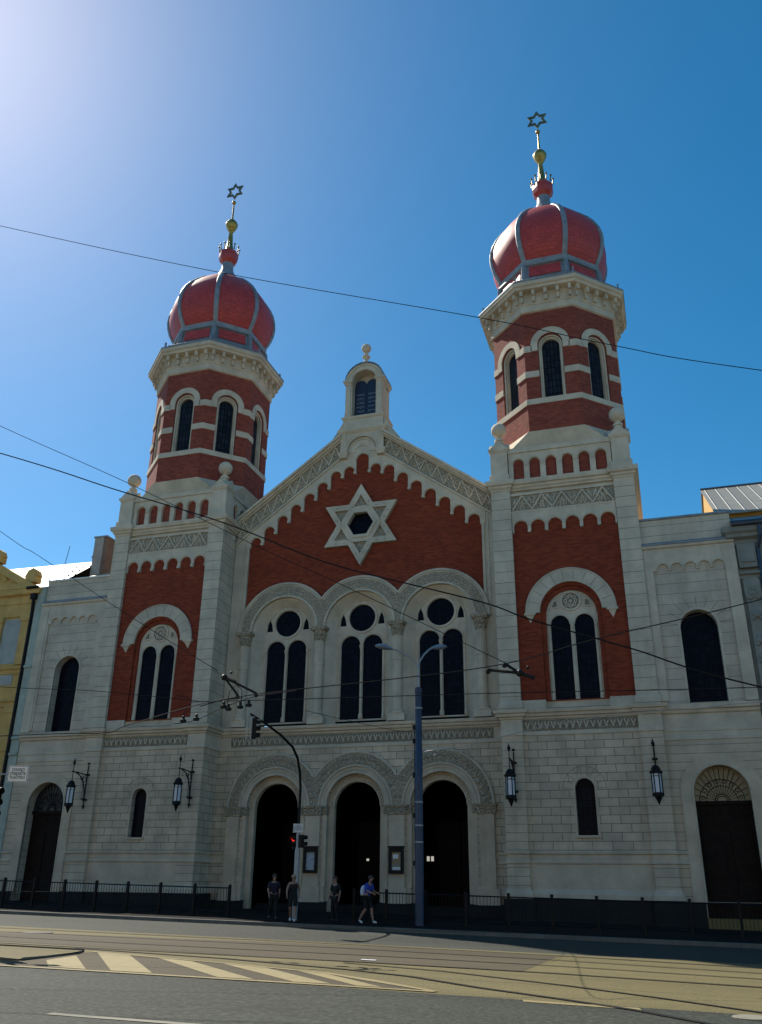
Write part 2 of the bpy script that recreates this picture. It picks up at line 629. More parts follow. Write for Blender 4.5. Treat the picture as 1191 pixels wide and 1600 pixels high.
def cornice(mb, plan, prof, closed=False):
    """sweep a (outset, height) profile along a plan path; outset is to the right of the walking direction"""
    P = [Vector(p) for p in plan]
    n = len(P)
    rows = []
    for i in range(n):
        if closed or 0 < i < n - 1:
            d0 = (P[i] - P[i - 1]).normalized()
            d1 = (P[(i + 1) % n] - P[i]).normalized()
        else:
            d0 = d1 = (P[1] - P[0]).normalized() if i == 0 else (P[-1] - P[-2]).normalized()
        n0 = Vector((d0.y, -d0.x))
        n1 = Vector((d1.y, -d1.x))
        m = (n0 + n1).normalized()
        rows.append(m / max(.35, m.dot(n0)))
    k = len(prof)
    vs = [(P[i].x + rows[i].x * o, P[i].y + rows[i].y * o, z) for i in range(n) for o, z in prof]
    fs = []
    for i in range(n if closed else n - 1):
        a, b = i * k, ((i + 1) % n) * k
        for j in range(k - 1):
            fs.append((a + j, b + j, b + j + 1, a + j + 1))
    return mb.add(vs, fs)


def octo(cx, cy, r):
    return [(cx + r * math.cos(R(-112.5 + 45 * k)), cy + r * math.sin(R(-112.5 + 45 * k))) for k in range(8)]


def thing(name, label, cat, loc=(0, 0, 0), group=None, rz=0.):
    o = bpy.data.objects.new(name, None)
    o.empty_display_size = .3
    C.objects.link(o)
    o.location = loc
    o.rotation_euler = (0, 0, rz)
    tag(o, label, cat, group)
    return o


def tag(o, label=None, cat=None, group=None, kind=None):
    for k, v in (('label', label), ('category', cat), ('group', group), ('kind', kind)):
        if v:
            o[k] = v
    return o


def copy_tree(o, parent=None):
    c = o.copy()
    C.objects.link(c)
    if parent:
        c.parent = parent
    for ch in o.children:
        copy_tree(ch, c)
    return c


# ------------------------------------------------------------------ ground
SL = -.0155


def zs(x):
    return .15 + SL * max(-60, min(60, x))


def zr(x):
    return .03 + SL * max(-60, min(60, x))


def sheet(name, xs, ys, zf, mat, off=0.):
    mb = MB()
    vs = [(x, y, zf(x) + off) for y in ys for x in xs]
    k = len(xs)
    mb.add(vs, [(j * k + i, j * k + i + 1, (j + 1) * k + i + 1, (j + 1) * k + i) for j in range(len(ys) - 1) for i in range(k - 1)])
    return mb.build(name, mat)


XS = [-60, -30, -10, 0, 10, 20, 30, 60]
tag(sheet('ground', [-900] + XS + [900], [-900, -200, -60, 900], lambda x: zr(x) - .06, M['road']), 'asphalt ground reaching to the horizon under the street', 'ground', kind='structure')
tag(sheet('road', XS, [-60, -27.35], zr, M['road']), 'grey asphalt road lane in the foreground', 'road', kind='structure')
tag(sheet('unseen_bounce_pavement', XS, [-60, -38.5], lambda x: zr(x) + .10, M['paleslab'], .0), 'pale concrete pavement added out of view for bounce light', 'pavement', kind='structure')  # added out of view; its pale colour bounces warm light onto the facade
tag(sheet('tram_track_bed', XS, [-27.35, -17.3], zr, M['track'], .0), 'sandy brown tram track bed across the street', 'road', kind='structure')
tag(sheet('far_lane', XS, [-17.3, -10.7], zr, M['road'], .0), 'asphalt lane beside the far kerb', 'road', kind='structure')
mb = MB()
pv = [(x, y, zs(x)) for y in (-10.45, 4.5) for x in XS]
k = len(XS)
mb.add(pv, [(i, i + 1, k + i + 1, k + i) for i in range(k - 1)])
tag(mb.build('pavement', M['paving']), 'dark asphalt pavement before the synagogue', 'pavement', kind='structure')
mb = MB()
kp = [(x, y, z) for x in XS for y, z in ((-10.7, zr(x) - .05), (-10.7, zs(x)), (-10.45, zs(x) + .004), (-10.45, zs(x) - .2))]
mb.add(kp, [(i * 4 + j, (i + 1) * 4 + j, (i + 1) * 4 + j + 1, i * 4 + j + 1) for i in range(k - 1) for j in range(3)])
tag(mb.build('kerb', M['kerb']), 'granite kerb edging the far pavement', 'kerb', kind='structure')


def flat(name, pts, mat, off, zf=zr):
    mb = MB()
    pts = pts if area2(pts) > 0 else pts[::-1]
    tr = tessellate_polygon([[Vector((p[0], p[1], 0)) for p in pts]])
    fs = []
    for t in tr:
        a, b, c = (pts[i] for i in t)
        if (b[0] - a[0]) * (c[1] - a[1]) - (c[0] - a[0]) * (b[1] - a[1]) < 0:
            t = (t[0], t[2], t[1])
        fs.append(tuple(t))
    mb.add([(x, y, zf(x) + off) for x, y in pts], fs)
    return tag(mb.build(name, mat), kind='structure')


flat('track_patch', [(9.1, -17.9), (12.35, -18.0), (12.2, -22.75), (7.0, -22.7), (-4, -22.6), (-4, -19.8), (5, -18.2)], M['track_dark'], .004)
flat('island_surface', [(2.9, -23.86), (8.4, -25.1), (11.6, -27.1), (8, -27.3), (3.2, -27.5), (3.0, -25.6)], M['track_dark'], .0045)
IS = [[(3.44, -26.09), (3.23, -24.94), (5.03, -27.14), (4.24, -27.03)], ]
stripes = [
    [(3.42, -26.15), (3.25, -24.95), (5.05, -27.18), (4.25, -27.18)],
    [(3.05, -23.92), (4.1, -24.25), (6.38, -27.12), (5.55, -27.15)],
    [(4.85, -24.4), (5.78, -24.66), (8.32, -27.05), (7.65, -27.1)],
    [(6.56, -24.78), (7.56, -25.0), (9.7, -26.98), (9.05, -27.05)],
    [(8.36, -25.25), (8.97, -25.4), (10.6, -27.0), (10.15, -27.0)],
]
for q in stripes:
    tag(flat('island_stripe', [q[0], q[3], q[2], q[1]] if q is stripes[0] else q, M['mark'], .009), 'cream diagonal stripe of the hatched island', None, 'diagonal stripes of the hatched traffic island')
flat('island_border', [(3.3, -27.42), (5.2, -27.32), (8, -27.2), (11.55, -27.08), (11.5, -27.22), (8, -27.36), (5.2, -27.48), (3.3, -27.58)], M['mark'], .013)
flat('island_border', [(2.9, -23.86), (6.6, -24.66), (9.0, -25.3), (10.2, -26.05), (11.55, -27.08), (11.4, -27.1), (10.0, -26.18), (8.95, -25.42), (6.6, -24.8), (2.95, -24.0)], M['mark'], .013)
flat('lane_dash', [(7.86, -32.02), (7.86, -31.87), (11.6, -31.72), (11.6, -31.87)], M['markw'], .006)
flat('lane_dash', [(12.95, -27.4), (13.0, -27.62), (14.7, -27.68), (14.65, -27.46)], M['mark'], .006)
flat('tram_platform', [(-20, -24.0), (.7, -24.05), (2.75, -24.02), (2.9, -24.6), (3.0, -26.45), (2.4, -26.5), (-20, -26.6)], M['track'], .028)
mb = MB()
pp = [(-20, -23.98), (2.78, -24.0), (3.05, -24.6), (3.12, -26.5), (2.4, -26.58), (-20, -26.7)]
for (x0, y0), (x1, y1) in zip(pp[:-1], pp[1:]):
    mb.add([(x0, y0, zr(x0)), (x1, y1, zr(x1)), (x1, y1, zr(x1) + .06), (x0, y0, zr(x0) + .03)], [(0, 1, 2, 3), (3, 2, 1, 0)])
tag(mb.build('platform_edge', M['kerb']), 'low kerb round the tram stop island', 'kerb', kind='structure')
flat('road_stud', [(8.6, -22.15), (8.62, -22.32), (8.95, -22.3), (8.93, -22.14)], M['white'], .02)
ph = [(-60, -18.05), (-4, -18.1), (7.3, -17.6), (12.6, -17.95), (17, -18.7), (30, -20.6), (60, -26)]


def rail(pts, w=.065, off=.012):
    o = []
    i_ = []
    for i, (x, y) in enumerate(pts):
        a = Vector(pts[max(0, i - 1)])
        b = Vector(pts[min(len(pts) - 1, i + 1)])
        d = (b - a).normalized()
        m = Vector((-d.y, d.x)) * w
        o.append((x + m.x, y + m.y))
        i_.append((x - m.x, y - m.y))
    mb = MB()
    n = len(pts)
    mb.add([(x, y, zr(x) + off) for x, y in o] + [(x, y, zr(x) + off) for x, y in i_], [(j, n + j, n + j + 1, j + 1) for j in range(n - 1)])
    return tag(mb.build('tram_rail', M['steel']), 'steel tram rail set flush in the track bed', kind='structure')


def shift(pts, d):
    return [(x, y - d) for x, y in pts]


t1 = [(-60, -18.0), (-4, -18.2), (7, -17.75), (12.6, -18.0), (17, -18.65), (30, -20.7)]
rail(t1)
rail(shift(t1, 1.45), .05)
t2 = [(-60, -21.3), (2, -21.3), (8.7, -21.0), (12.8, -21.05), (16.8, -21.5), (30, -23.2)]
rail(t2, .05)
rail(shift(t2, 1.75))
rail([(2, -23.3), (6, -23.7), (9, -24.45), (10.5, -25.04), (12, -26.15), (13.5, -27.03), (14.6, -27.75), (15.5, -28.6), (17.5, -30.6), (20, -34)])
rail([(8.5, -23.1), (10.8, -23.7), (13.27, -24.95), (14.97, -26.05), (16.34, -27.07), (18, -28.8), (21, -32.5)], .05)

mb = MB()
lathe(mb, -2.0, -19.4, [(.42, zr(-2) - .05), (.42, zr(-2) + .012), (.36, zr(-2) + .016), (.05, zr(-2) + .016)], 20)
o = mb.build('manhole_cover', M['kerb'])
tag(o, 'round pale manhole cover in the tram track bed at the left', 'manhole cover')
mb = MB()
lathe(mb, 16.16, -27.72, [(.26, zr(16) - .05), (.26, zr(16) + .012), (.23, zr(16) + .018), (.05, zr(16) + .018)], 20)
o = mb.build('manhole_cover', M['markw'])
tag(o, 'bright round manhole cover at the right beside the curving tram rail', 'manhole cover')

# ------------------------------------------------------------------ synagogue
syn = thing('synagogue', 'red brick and pale stone synagogue with two red onion domed towers', 'synagogue', (0, 0, 0))
F0 = FR(0, 0)
BELT = [(0, 8.05), (.05, 8.08), (.05, 8.2), (.015, 8.22), (.015, 8.82), (.07, 8.84), (.09, 8.92), (.2, 8.96), (.22, 9.08), (.31, 9.11), (.34, 9.23), (.34, 9.26)]
PLM = [(0, 2.36), (.05, 2.4), (.05, 2.48), (.01, 2.52), (.01, 2.76), (.07, 2.8), (.09, 2.9), (0, 2.95)]
BASE = [(.13, .93), (.13, 1.12), (.10, 1.16), (.03, 1.32), (0, 1.34)]
DARK = [(.18, -1.), (.18, .93), (0, .95)]


def leaf_arch(mb, F, cx, sp, r0, r1, c, n, lo=None, hi=None, d=.05):
    """leaf ornament filling a half ring"""
    rm = (r0 + r1) / 2
    h = (r1 - r0) / 2
    for i in range(n):
        a = PI * (i + .5) / n
        for s, rr, sz in ((-1, rm + h * .35, .42), (1, rm + h * .35, .42), (0, rm - h * .45, .45)):
            aa = a + s * PI / n * .3
            u, w = cx + rr * math.cos(aa), sp + rr * math.sin(aa)
            if (lo is not None and u < lo + .1) or (hi is not None and u > hi - .1):
                continue
            blob(mb, F, u, w, c, h * sz * 1.15, PI * rm / n * (.22 if s else .36), d, aa + s * .35)


def leaf_row(mb, F, u0, u1, w0, w1, c, pitch=.3, d=.045):
    n = max(1, round((u1 - u0) / pitch))
    p = (u1 - u0) / n
    h = w1 - w0
    for i in range(n):
        u = u0 + (i + .5) * p
        blob(mb, F, u - p * .2, w0 + h * .58, c, p * .13, h * .32, d, .35)
        blob(mb, F, u + p * .2, w0 + h * .58, c, p * .13, h * .32, d, -.35)
        blob(mb, F, u, w0 + h * .28, c, p * .2, h * .18, d)


def zigzag(mb, F, u0, u1, w0, w1, c, n, seed=1):
    rr = random.Random(seed)
    p = (u1 - u0) / n
    h = w1 - w0
    for i in range(n):
        a = u0 + i * p
        bar(mb, F, (a, w0), (a + p / 2, w1), .07, c, c + .08)
        bar(mb, F, (a + p / 2, w1), (a + p, w0), .07, c, c + .084)
        for k in range(20):
            t = rr.random()
            blob(mb, F, a + p * (.18 + .64 * rr.random()), w0 + h * (.08 + .8 * t), c, .12, .028, .07, rr.choice((1.05, -1.05, 1.57)))
        for s in (-1, 1):
            bar(mb, F, (a + p / 2 + s * p * .1, w0 + h * .05), (a + p / 2 + s * p * .02, w0 + h * .55), .05, c, c + .04)
            bar(mb, F, (a + s * p * .04 + (p * .0), w0 + h * .45) if i or s > 0 else (a + p * .1, w0 + h * .45), (a + s * p * .2 if i or s > 0 else a + p * .2, w1 - .03), .045, c, c + .04)


def corbel_poly(u0, u1, n, wtop, wspring, half, wbot, cw):
    """band with n arches cut in its lower edge; corbel tips at wbot"""
    p = (u1 - u0) / n
    pts = [(u0, wtop), (u0, wbot)]
    for i in range(n):
        cx = u0 + (i + .5) * p
        pts.append((cx - half, wbot))
        m = 10
        pts += [(cx + half * math.cos(PI - PI * j / m), wspring + half * math.sin(PI * j / m)) for j in range(m + 1)]
        pts.append((cx + half, wbot))
    pts += [(u1, wbot), (u1, wtop)]
    return pts


def biforate(mb, F, cx, w0, sp_l, half_l, off, rose, rr, half, spr, c0, c1, tri=True, rose_hole=True):
    """two-light tracery plate inside an arched frame"""
    holes = [arch(cx - off, half_l, w0 + .0, sp_l, 14), arch(cx + off, half_l, w0 + .0, sp_l, 14)]
    if rose_hole:
        holes.append(circ(cx, rose, rr, 26))
    if tri:
        for s in (-1, 1):
            holes.append([(cx + s * (half - .14), rose - .42), (cx + s * (rr + .16), rose - .42), (cx + s * (rr + .22), rose - .05), (cx + s * (half - .32), rose + .34), (cx + s * (half - .2), rose)])
    o = arch(cx, half, w0 - .08, spr, 26)
    slab(mb, F, o, holes, c0, c1)


def columnette(mb, F, u, w0, w1, c, r):
    x, y, _ = F(u, 0, c)
    lathe(mb, x, y, [(r * 1.7, w0), (r * 1.7, w0 + .22), (r * 1.15, w0 + .3), (r, w0 + .36), (r * .92, w1 - .3), (r * 1.1, w1 - .28), (r * 1.1, w1 - .24), (r * 1.5, w1 - .1), (r * 1.7, w1 - .09), (r * 1.7, w1)], 10)


def tower(cx):
    F = FR(cx, 0)
    H = 3.72
    D = 7.45
    # shaft: front slabs with openings, then side and back walls
    mb = MB()
    slab(mb, F, rect(-2.72, 2.72, 9.26, 21.3), [arch(0, 1.5, 9.68, 13.95, 26)], -.9, -.28)
    box(mb, cx - H + .06, cx - 2.7, .3, D, 9.26, 21.3)
    box(mb, cx + 2.7, cx + H - .06, .3, D, 9.26, 21.3)
    box(mb, cx - 2.7, cx + 2.7, 1.0, D, 9.26, 21.3)
    tw = mb.build('tower', M['ashlar_up'], syn)
    mb = MB()
    slab(mb, F, rect(-2.72, 2.72, 2.9, 9.2), [arch(0, .44, 3.58, 5.62, 14)], -.8, -.18)
    box(mb, cx - H + .06, cx - 2.7, .3, D, .9, 9.2)
    box(mb, cx + 2.7, cx + H - .06, .3, D, .9, 9.2)
    box(mb, cx - 2.7, cx + 2.7, 1.0, D, .9, 9.2)
    mb.build('ground_floor_wall', M['ashlar'], tw)
    mb = MB()
    fbox(mb, F, -2.72, 2.72, .9, 2.9, -.8, -.18)
    mb.build('dado', M['lowplain'], tw)
    # corner pilasters, lower and upper storey
    for s in (-1, 1):
        a, b = sorted((s * 2.70, s * H))
        mb = MB()
        box(mb, cx + a, cx + b, 0, .62, 1.0, 9.2)
        box(mb, cx + a + (.0 if s > 0 else .0), cx + b - (.12 if s > 0 else -.0), .62, 1.1, 1.0, 9.2)
        mb.build('lower_pilaster', M['pier'], tw)
        mb = MB()
        box(mb, cx + a, cx + b, 0, .62, 9.26, 21.3)
        cornice(mb, [(cx + a, .3), (cx + a, 0), (cx + b, 0), (cx + b, .62)], [(0, 9.26), (.07, 9.3), (.07, 9.62), (.05, 9.66), (0, 9.72)])
        mb.build('pilaster', M['ashlar_up'], tw)
    plan = [(cx - H, D), (cx - H, 0), (cx - 2.7, 0), (cx - 2.7, .18), (cx + 2.7, .18), (cx + 2.7, 0), (cx + H, 0), (cx + H, D)]
    mb = MB()
    cornice(mb, plan, DARK)
    mb.build('dark_plinth', M['granite'], tw)
    mb = MB()
    cornice(mb, plan, BASE)
    cornice(mb, plan, PLM)
    mb.build('plinth_moulding', M['lowplain'], tw)
    mb = MB()
    cornice(mb, plan, BELT)
    leaf_row(mb, F, -2.62, 2.62, 8.3, 8.78, -.15, .3, .06)
    mb.k = 1
    fbox(mb, F, -2.66, 2.66, 8.27, 8.8, -.17, -.15)  # ground strip painted dark so the leaves read as shaded relief
    mb.k = 0
    mb.build('belt_cornice', [M['stone'], M['recess_shade_deep']], tw)
    mb = MB()
    cornice(mb, plan, [(.34, 9.262), (.0, 9.31), (-.3, 9.31)])
    mb.build('ledge', M['ledge'], tw)
    # base course under the brick panel
    mb = MB()
    for s in (-1, 1):
        a, b = sorted((s * 1.5, s * 2.7))
        fbox(mb, F, a, b, 9.28, 9.74, -.3, -.10)
    mb.build('base_course', M['stone'], tw)
    # brick panel with round-headed recess
    mb = MB()
    slab(mb, F, rect(-2.70, 2.70, 9.72, 19.6), [arch(0, 1.5, 9.68, 13.95, 26)], -.4, -.20)
    slab(mb, F, arch(0, 1.5, 9.5, 13.95, 26), [arch(0, 1.27, 9.4, 13.95, 26)[::-1]] if False else [arch(0, 1.27, 9.55, 13.95, 26)], -.5, -.3)
    mb.build('brick_panel', M['brick'], tw)
    # big stone hood arch
    mb = MB()
    slab(mb, F, archband(0, 1.52, 2.22, 14.1, 36), (), -.21, -.06)
    arctube(mb, F, 0, 14.1, 2.2, -.06, .05)
    for s in (-1, 1):
        fbox(mb, F, s * 2.02 - .28, s * 2.02 + .28, 13.98, 14.1, -.21, -.0)
        mb.add([F(s * 2.02 - .2, 13.98, -.04), F(s * 2.02 + .2, 13.98, -.04), F(s * 2.02, 13.6, -.17), F(s * 2.02 - .2, 13.98, -.2), F(s * 2.02 + .2, 13.98, -.2)], [(0, 2, 1), (0, 3, 2), (1, 2, 4), (0, 1, 4, 3)])
    mb.k = 1
    for i in range(1, 11):
        a = PI * i / 11
        bar(mb, F, (1.6 * math.cos(a), 14.1 + 1.6 * math.sin(a)), (2.12 * math.cos(a), 14.1 + 2.12 * math.sin(a)), .02, -.062, -.052)
    mb.build('hood_arch', [M['stone'], M['joint']], tw)
    # two-light window
    mb = MB()
    biforate(mb, F, 0, 9.72, 13.5, .48, .585, 14.62, .3, 1.27, 14.0, -.50, -.42, False, False)
    slab(mb, F, circ(0, 14.68, .52), [circ(0, 14.68, .42)], -.43, -.35)
    mb.k = 1  # rosette grounds get their shade from a darker colour
    slab(mb, F, circ(0, 14.68, .43), (), -.43, -.412)
    for s in (-1, 1):
        slab(mb, F, [(s * .69, 14.44), (s * .95, 14.39), (s * .86, 14.65), (s * .745, 14.73)], (), -.43, -.412)
    mb.k = 0
    for i in range(8):
        a = 2 * PI * i / 8
        slab(mb, F, circ(.26 * math.cos(a), 14.68 + .26 * math.sin(a), .10, 10), [circ(.26 * math.cos(a), 14.68 + .26 * math.sin(a), .055, 8)], -.43, -.375)
    blob(mb, F, 0, 14.68, -.412, .1, .1, .06)
    for s in (-1, 1):
        slab(mb, F, [(s * .6, 14.35), (s * 1.05, 14.3), (s * .92, 14.72), (s * .7, 14.85)], [[(s * .68, 14.43), (s * .96, 14.38), (s * .87, 14.66), (s * .74, 14.74)]], -.43, -.37)
        arctube(mb, F, s * .6, 13.5, .5, -.41, .045)
        columnette(mb, F, s * 1.15, 9.72, 13.5, -.42, .055)
    columnette(mb, F, 0, 9.72, 13.5, -.42, .06)
    arctube(mb, F, 0, 14.0, 1.2, -.41, .05)
    wn = mb.build('window', [M['stone'], M['recess_shade_deep']], tw)
    mb = MB()
    slab(mb, F, arch(0, 1.26, 9.64, 13.99, 20), (), -.75, -.52)
    mb.build('glass', M['glass'], tw)
    # slit window
    mb = MB()
    slab(mb, F, archband(0, .45, .54, 5.62, 16) , (), -.2, -.15)
    for s in (-1, 1):
        a, b = sorted((s * .45, s * .54))
        fbox(mb, F, a, b, 3.58, 5.62, -.2, -.15)
    fbox(mb, F, -.55, .55, 3.48, 3.58, -.3, -.08)
    mb.k = 1
    for i in range(10):
        a = PI * i / 9
        bar(mb, F, (.58 * math.cos(a), 5.62 + .58 * math.sin(a)), (.98 * math.cos(a), 5.62 + .98 * math.sin(a)), .018, -.181, -.176)
    slab(mb, F, archband(0, .97, .99, 5.62, 18), (), -.181, -.176)
    mb.build('slit_window_frame', [M['lowplain'], M['joint']], tw)
    mb = MB()
    slab(mb, F, arch(0, .47, 3.5, 5.62, 14), (), -.6, -.5)
    mb.build('slit_window', M['glass'], tw)
    # corbel table, frieze, upper cornice
    mb = MB()
    slab(mb, F, corbel_poly(-2.68, 2.68, 6, 19.72, 18.82, .36, 18.66, .1), (), -.22, -.08)
    p = 5.36 / 6
    for i in range(7):
        u = -2.68 + i * p
        u0, u1 = max(-2.66, u - .085), min(2.66, u + .085)
        fbox(mb, F, u0, u1, 18.5, 18.66, -.22, -.02)
        if i < 6:
            arctube(mb, F, u + p / 2, 18.86, .39, -.08, .035, n=12)
    mb.build('corbel_table', M['stone'], tw)
    mb = MB()
    fbox(mb, F, -2.70, 2.70, 19.72, 20.7, -.3, -.14)
    fr = mb.build('frieze', M['recess_shade'], tw)  # frieze ground toned down in colour as shade behind the zigzag
    mb = MB()
    zigzag(mb, F, -2.62, 2.62, 19.8, 20.62, -.14, 5, 3)
    fbox(mb, F, -2.70, 2.70, 20.64, 20.74, -.2, -.05)
    fbox(mb, F, -2.70, 2.70, 19.66, 19.76, -.2, -.06)
    mb.build('frieze_carving', M['stone'], tw)
    mb = MB()
    cornice(mb, plan, [(0, 20.95), (.04, 20.98), (.04, 21.06), (.12, 21.12), (.14, 21.24), (.24, 21.28), (.27, 21.42), (.27, 21.54), (0, 21.58), (-.6, 21.58)])
    mb.build('upper_cornice', M['stone'], tw)
    # parapet arcade on all four sides
    mb = MB()
    mbk = MB()
    for dx, dy, dg in ((0, .12, -90), (3.6, 3.72, 0), (-3.6, 3.72, 180)):
        G = FR(cx + dx, dy, dg)
        holes = [arch(-2.185 + i * .874, .29, 21.62, 22.55, 12) for i in range(6)]
        slab(mb, G, rect(-2.72, 2.72, 21.5, 23.2), holes, -.3, -.0)
        for i in range(6):
            arctube(mb, G, -2.185 + i * .874, 22.55, .35, 0, .035, n=12)
            if i < 5:
                uu = -2.185 + (i + .5) * .874
                fbox(mb, G, uu - .10, uu + .10, 22.42, 22.52, -.05, .05)
        fbox(mb, G, -2.74, 2.74, 23.2, 23.38, -.4, .08)
        fbox(mb, G, -2.74, 2.74, 23.38, 23.5, -.4, .03)
        fbox(mbk, G, -2.7, 2.7, 21.6, 23.1, -.4, -.2)
    mb.build('parapet', M['stone'], tw)
    mbk.build('parapet_brick', M['brick_up'], tw)
    for sx in (-1, 1):
        for yy in (.46, 6.98):
            mb = MB()
            px = cx + sx * 3.22
            sq = [(px - .5, yy - .5), (px + .5, yy - .5), (px + .5, yy + .5), (px - .5, yy + .5)]
            cornice(mb, sq, [(.0, 21.54), (.04, 21.56), (.04, 21.9), (0, 21.96), (-.04, 22.0), (-.04, 23.3), (0, 23.34), (.06, 23.44), (.06, 23.54), (-.05, 23.6), (-.32, 24.1), (-.36, 24.3), (-.49, 24.32)], True)
            for (ax, ay, dg) in ((0, -.5, -90), (.5, 0, 0), (-.5, 0, 180)):
                G = FR(px + ax, yy + ay, dg)
                slab(mb, G, [(-.5, 23.5), (.5, 23.5), (0, 24.02)], (), -.4, .05)
            mb.build('corner_pedestal', M['stone'], tw)
            mb = MB()
            lathe(mb, px, yy, [(.26, 24.2), (.26, 24.34), (.14, 24.4), (.12, 24.5), (.2, 24.56)], 14)
            ball(mb, px, yy, 24.92, .43, 18, 12)
            mb.build('pedestal_ball', M['stone'], tw, True)
    # sloping cap between square and octagon
    mb = MB()
    cy = 3.75
    lo = []
    a, b = 3.38, 2.5
    lo = [(-b, -a), (b, -a), (a, -b), (a, b), (b, a), (-b, a), (-a, b), (-a, -b)]
    up = octo(0, 0, 3.95)
    vs = [(cx + x, cy + y, 23.3) for x, y in lo] + [(cx + x * 1.0, cy + y, 23.62) for x, y in lo] + [(cx + x, cy + y, 24.42) for x, y in up] + [(cx + x * .9, cy + y * .9, 24.46) for x, y in up]
    fs = [(r * 8 + j, r * 8 + (j + 1) % 8, (r + 1) * 8 + (j + 1) % 8, (r + 1) * 8 + j) for r in range(3) for j in range(8)]
    mb.add(vs, fs)
    mb.build('belfry_base', M['stone'], tw)
    # belfry
    RO = 3.86
    AP = RO * math.cos(R(22.5))
    hw = RO * math.sin(R(22.5))
    mbb, mbs, mbg, mbf = MB(), MB(), MB(), MB()
    for k in range(8):
        dg = -90 + 45 * k
        G = FR(cx + AP * math.cos(R(dg)), cy + AP * math.sin(R(dg)), dg)
        slab(mbb, G, rect(-hw, hw, 24.4, 32.5), [arch(0, .70, 26.3, 29.95, 18)], -.5, 0)
        e = .02
        hb = hw + .055 * math.tan(R(22.5))
        for w0, w1, x0 in ((27.88, 28.28, .70), (29.56, 29.98, .70)):
            for s in (-1, 1):
                u0, u1 = sorted((s * (x0 if w0 < 29 else 1.05), s * hb))
                fbox(mbs, G, u0, u1, w0, w1, -.05, .055)
        fbox(mbs, G, -hb, hb, 26.12, 26.46, -.05, .06)
        slab(mbs, G, archband(0, .71, 1.10, 29.98, 24), (), -.05, .055)
        for s in (-1, 1):
            a_, b_ = sorted((s * .71, s * 1.10))
            fbox(mbs, G, a_, b_, 29.6, 29.98, -.05, .055)
        slab(mbf, G, arch(0, .70, 26.3, 29.95, 18), [arch(0, .50, 26.46, 29.9, 16)], -.42, -.2)
        arctube(mbf, G, 0, 29.95, .63, -.13, .06, n=18)
        for s in (-1, 1):
            tube(mbf, [G(s * .63, 26.4, -.13), G(s * .63, 29.95, -.13)], .06)
        g = MB()
        slab(g, G, arch(0, .54, 26.4, 29.9, 14), (), -.6, -.36)
        g.build('belfry_window', M['glass_b'], tw)
    mbb.build('belfry', M['brick_up'], tw)
    mbs.build('stone_band', M['stone'], tw)
    mbf.build('window_surround', M['stone'], tw)
    # bracketed belfry cornice
    mb = MB()
    o8 = octo(cx, cy, RO)
    cornice(mb, o8, [(0, 32.25), (.10, 32.3), (.10, 32.72), (.14, 32.74), (.16, 32.84), (.16, 33.5), (.62, 33.54), (.66, 33.7), (.76, 33.75), (.78, 33.98), (.70, 34.0), (-.5, 34.06)], True)
    for k in range(8):
        dg = -90 + 45 * k
        G = FR(cx + AP * math.cos(R(dg)), cy + AP * math.sin(R(dg)), dg)
        for i in range(5):
            u = -1.4 + i * .7
            fbox(mb, G, u - .09, u + .09, 33.2, 33.54, .1, .52)
            fbox(mb, G, u - .075, u + .075, 32.86, 33.2, .1, .34)
    mb.build('belfry_cornice', M['stone'], tw)
    mb = MB()
    cornice(mb, octo(cx, cy, RO + .80), [(.06, 33.98), (.06, 34.06), (-.3, 34.12), (-.55, 34.16), (-.55, 34.3), (-.75, 34.3)], True)
    for k in range(8):
        a = R(-112.5 + 45 * k)
        box(mb, cx + (RO + .55) * math.cos(a) - .05, cx + (RO + .55) * math.cos(a) + .05, cy + (RO + .55) * math.sin(a) - .05, cy + (RO + .55) * math.sin(a) + .05, 34.1, 34.6)
        p, q = octo(cx, cy, RO + .3)[k], octo(cx, cy, RO + .3)[(k + 1) % 8]
        tube(mb, [(p[0], p[1], 34.5), (q[0], q[1], 34.5)], .03)
        for t in (.0, .33, .66):
            x, y = p[0] + (q[0] - p[0]) * t, p[1] + (q[1] - p[1]) * t
            tube(mb, [(x, y, 34.1), (x, y, 34.55)], .03)
    mb.build('roof_edge', M['lead'], tw)
    # drum under the dome
    mb = MB()
    dprof = [(3.72, 34.1), (3.72, 34.75), (3.62, 34.8), (3.56, 35.0), (3.52, 35.05), (3.35, 35.1), (3.22, 36.05), (3.38, 36.1), (3.38, 36.22), (3.30, 36.26), (3.36, 36.48), (3.30, 36.55)]
    lathe(mb, cx, cy, dprof, 8, R(22.5))
    for k in range(8):
        a = R(22.5 + 45 * k)
        tube(mb, [(cx + 3.38 * math.cos(a), cy + 3.38 * math.sin(a), 35.05), (cx + 3.28 * math.cos(a), cy + 3.28 * math.sin(a), 36.1)], .16, 6)
    mb.build('dome_drum', M['lead'], tw)
    mb = MB()
    for k in range(8):
        a0, a1 = R(22.5 + 45 * k), R(67.5 + 45 * k)
        q = []
        for r, z in ((3.37, 35.2), (3.26, 35.98)):
            for t in (.13, .87):
                x = r * (math.cos(a0) * (1 - t) + math.cos(a1) * t) * 1.012
                y = r * (math.sin(a0) * (1 - t) + math.sin(a1) * t) * 1.012
                q.append((cx + x, cy + y, z))
        mb.add(q, [(0, 1, 3, 2)])
    mb.build('drum_panel', M['dome'], tw)
    # onion dome: eight shingled gores with sheet-metal ribs
    prof = [(3.22, 36.5), (3.42, 36.85), (3.62, 37.25), (3.77, 37.75), (3.84, 38.3), (3.80, 38.9), (3.66, 39.5), (3.40, 40.1), (3.02, 40.7), (2.52, 41.3), (1.98, 41.8), (1.42, 42.2), (.95, 42.5), (.74, 42.8)]
    prof = [(r * (.975 if r > 2 else 1), z if z < 38.3 else 38.3 + (z - 38.3) * .925) for r, z in prof]
    mb = MB()
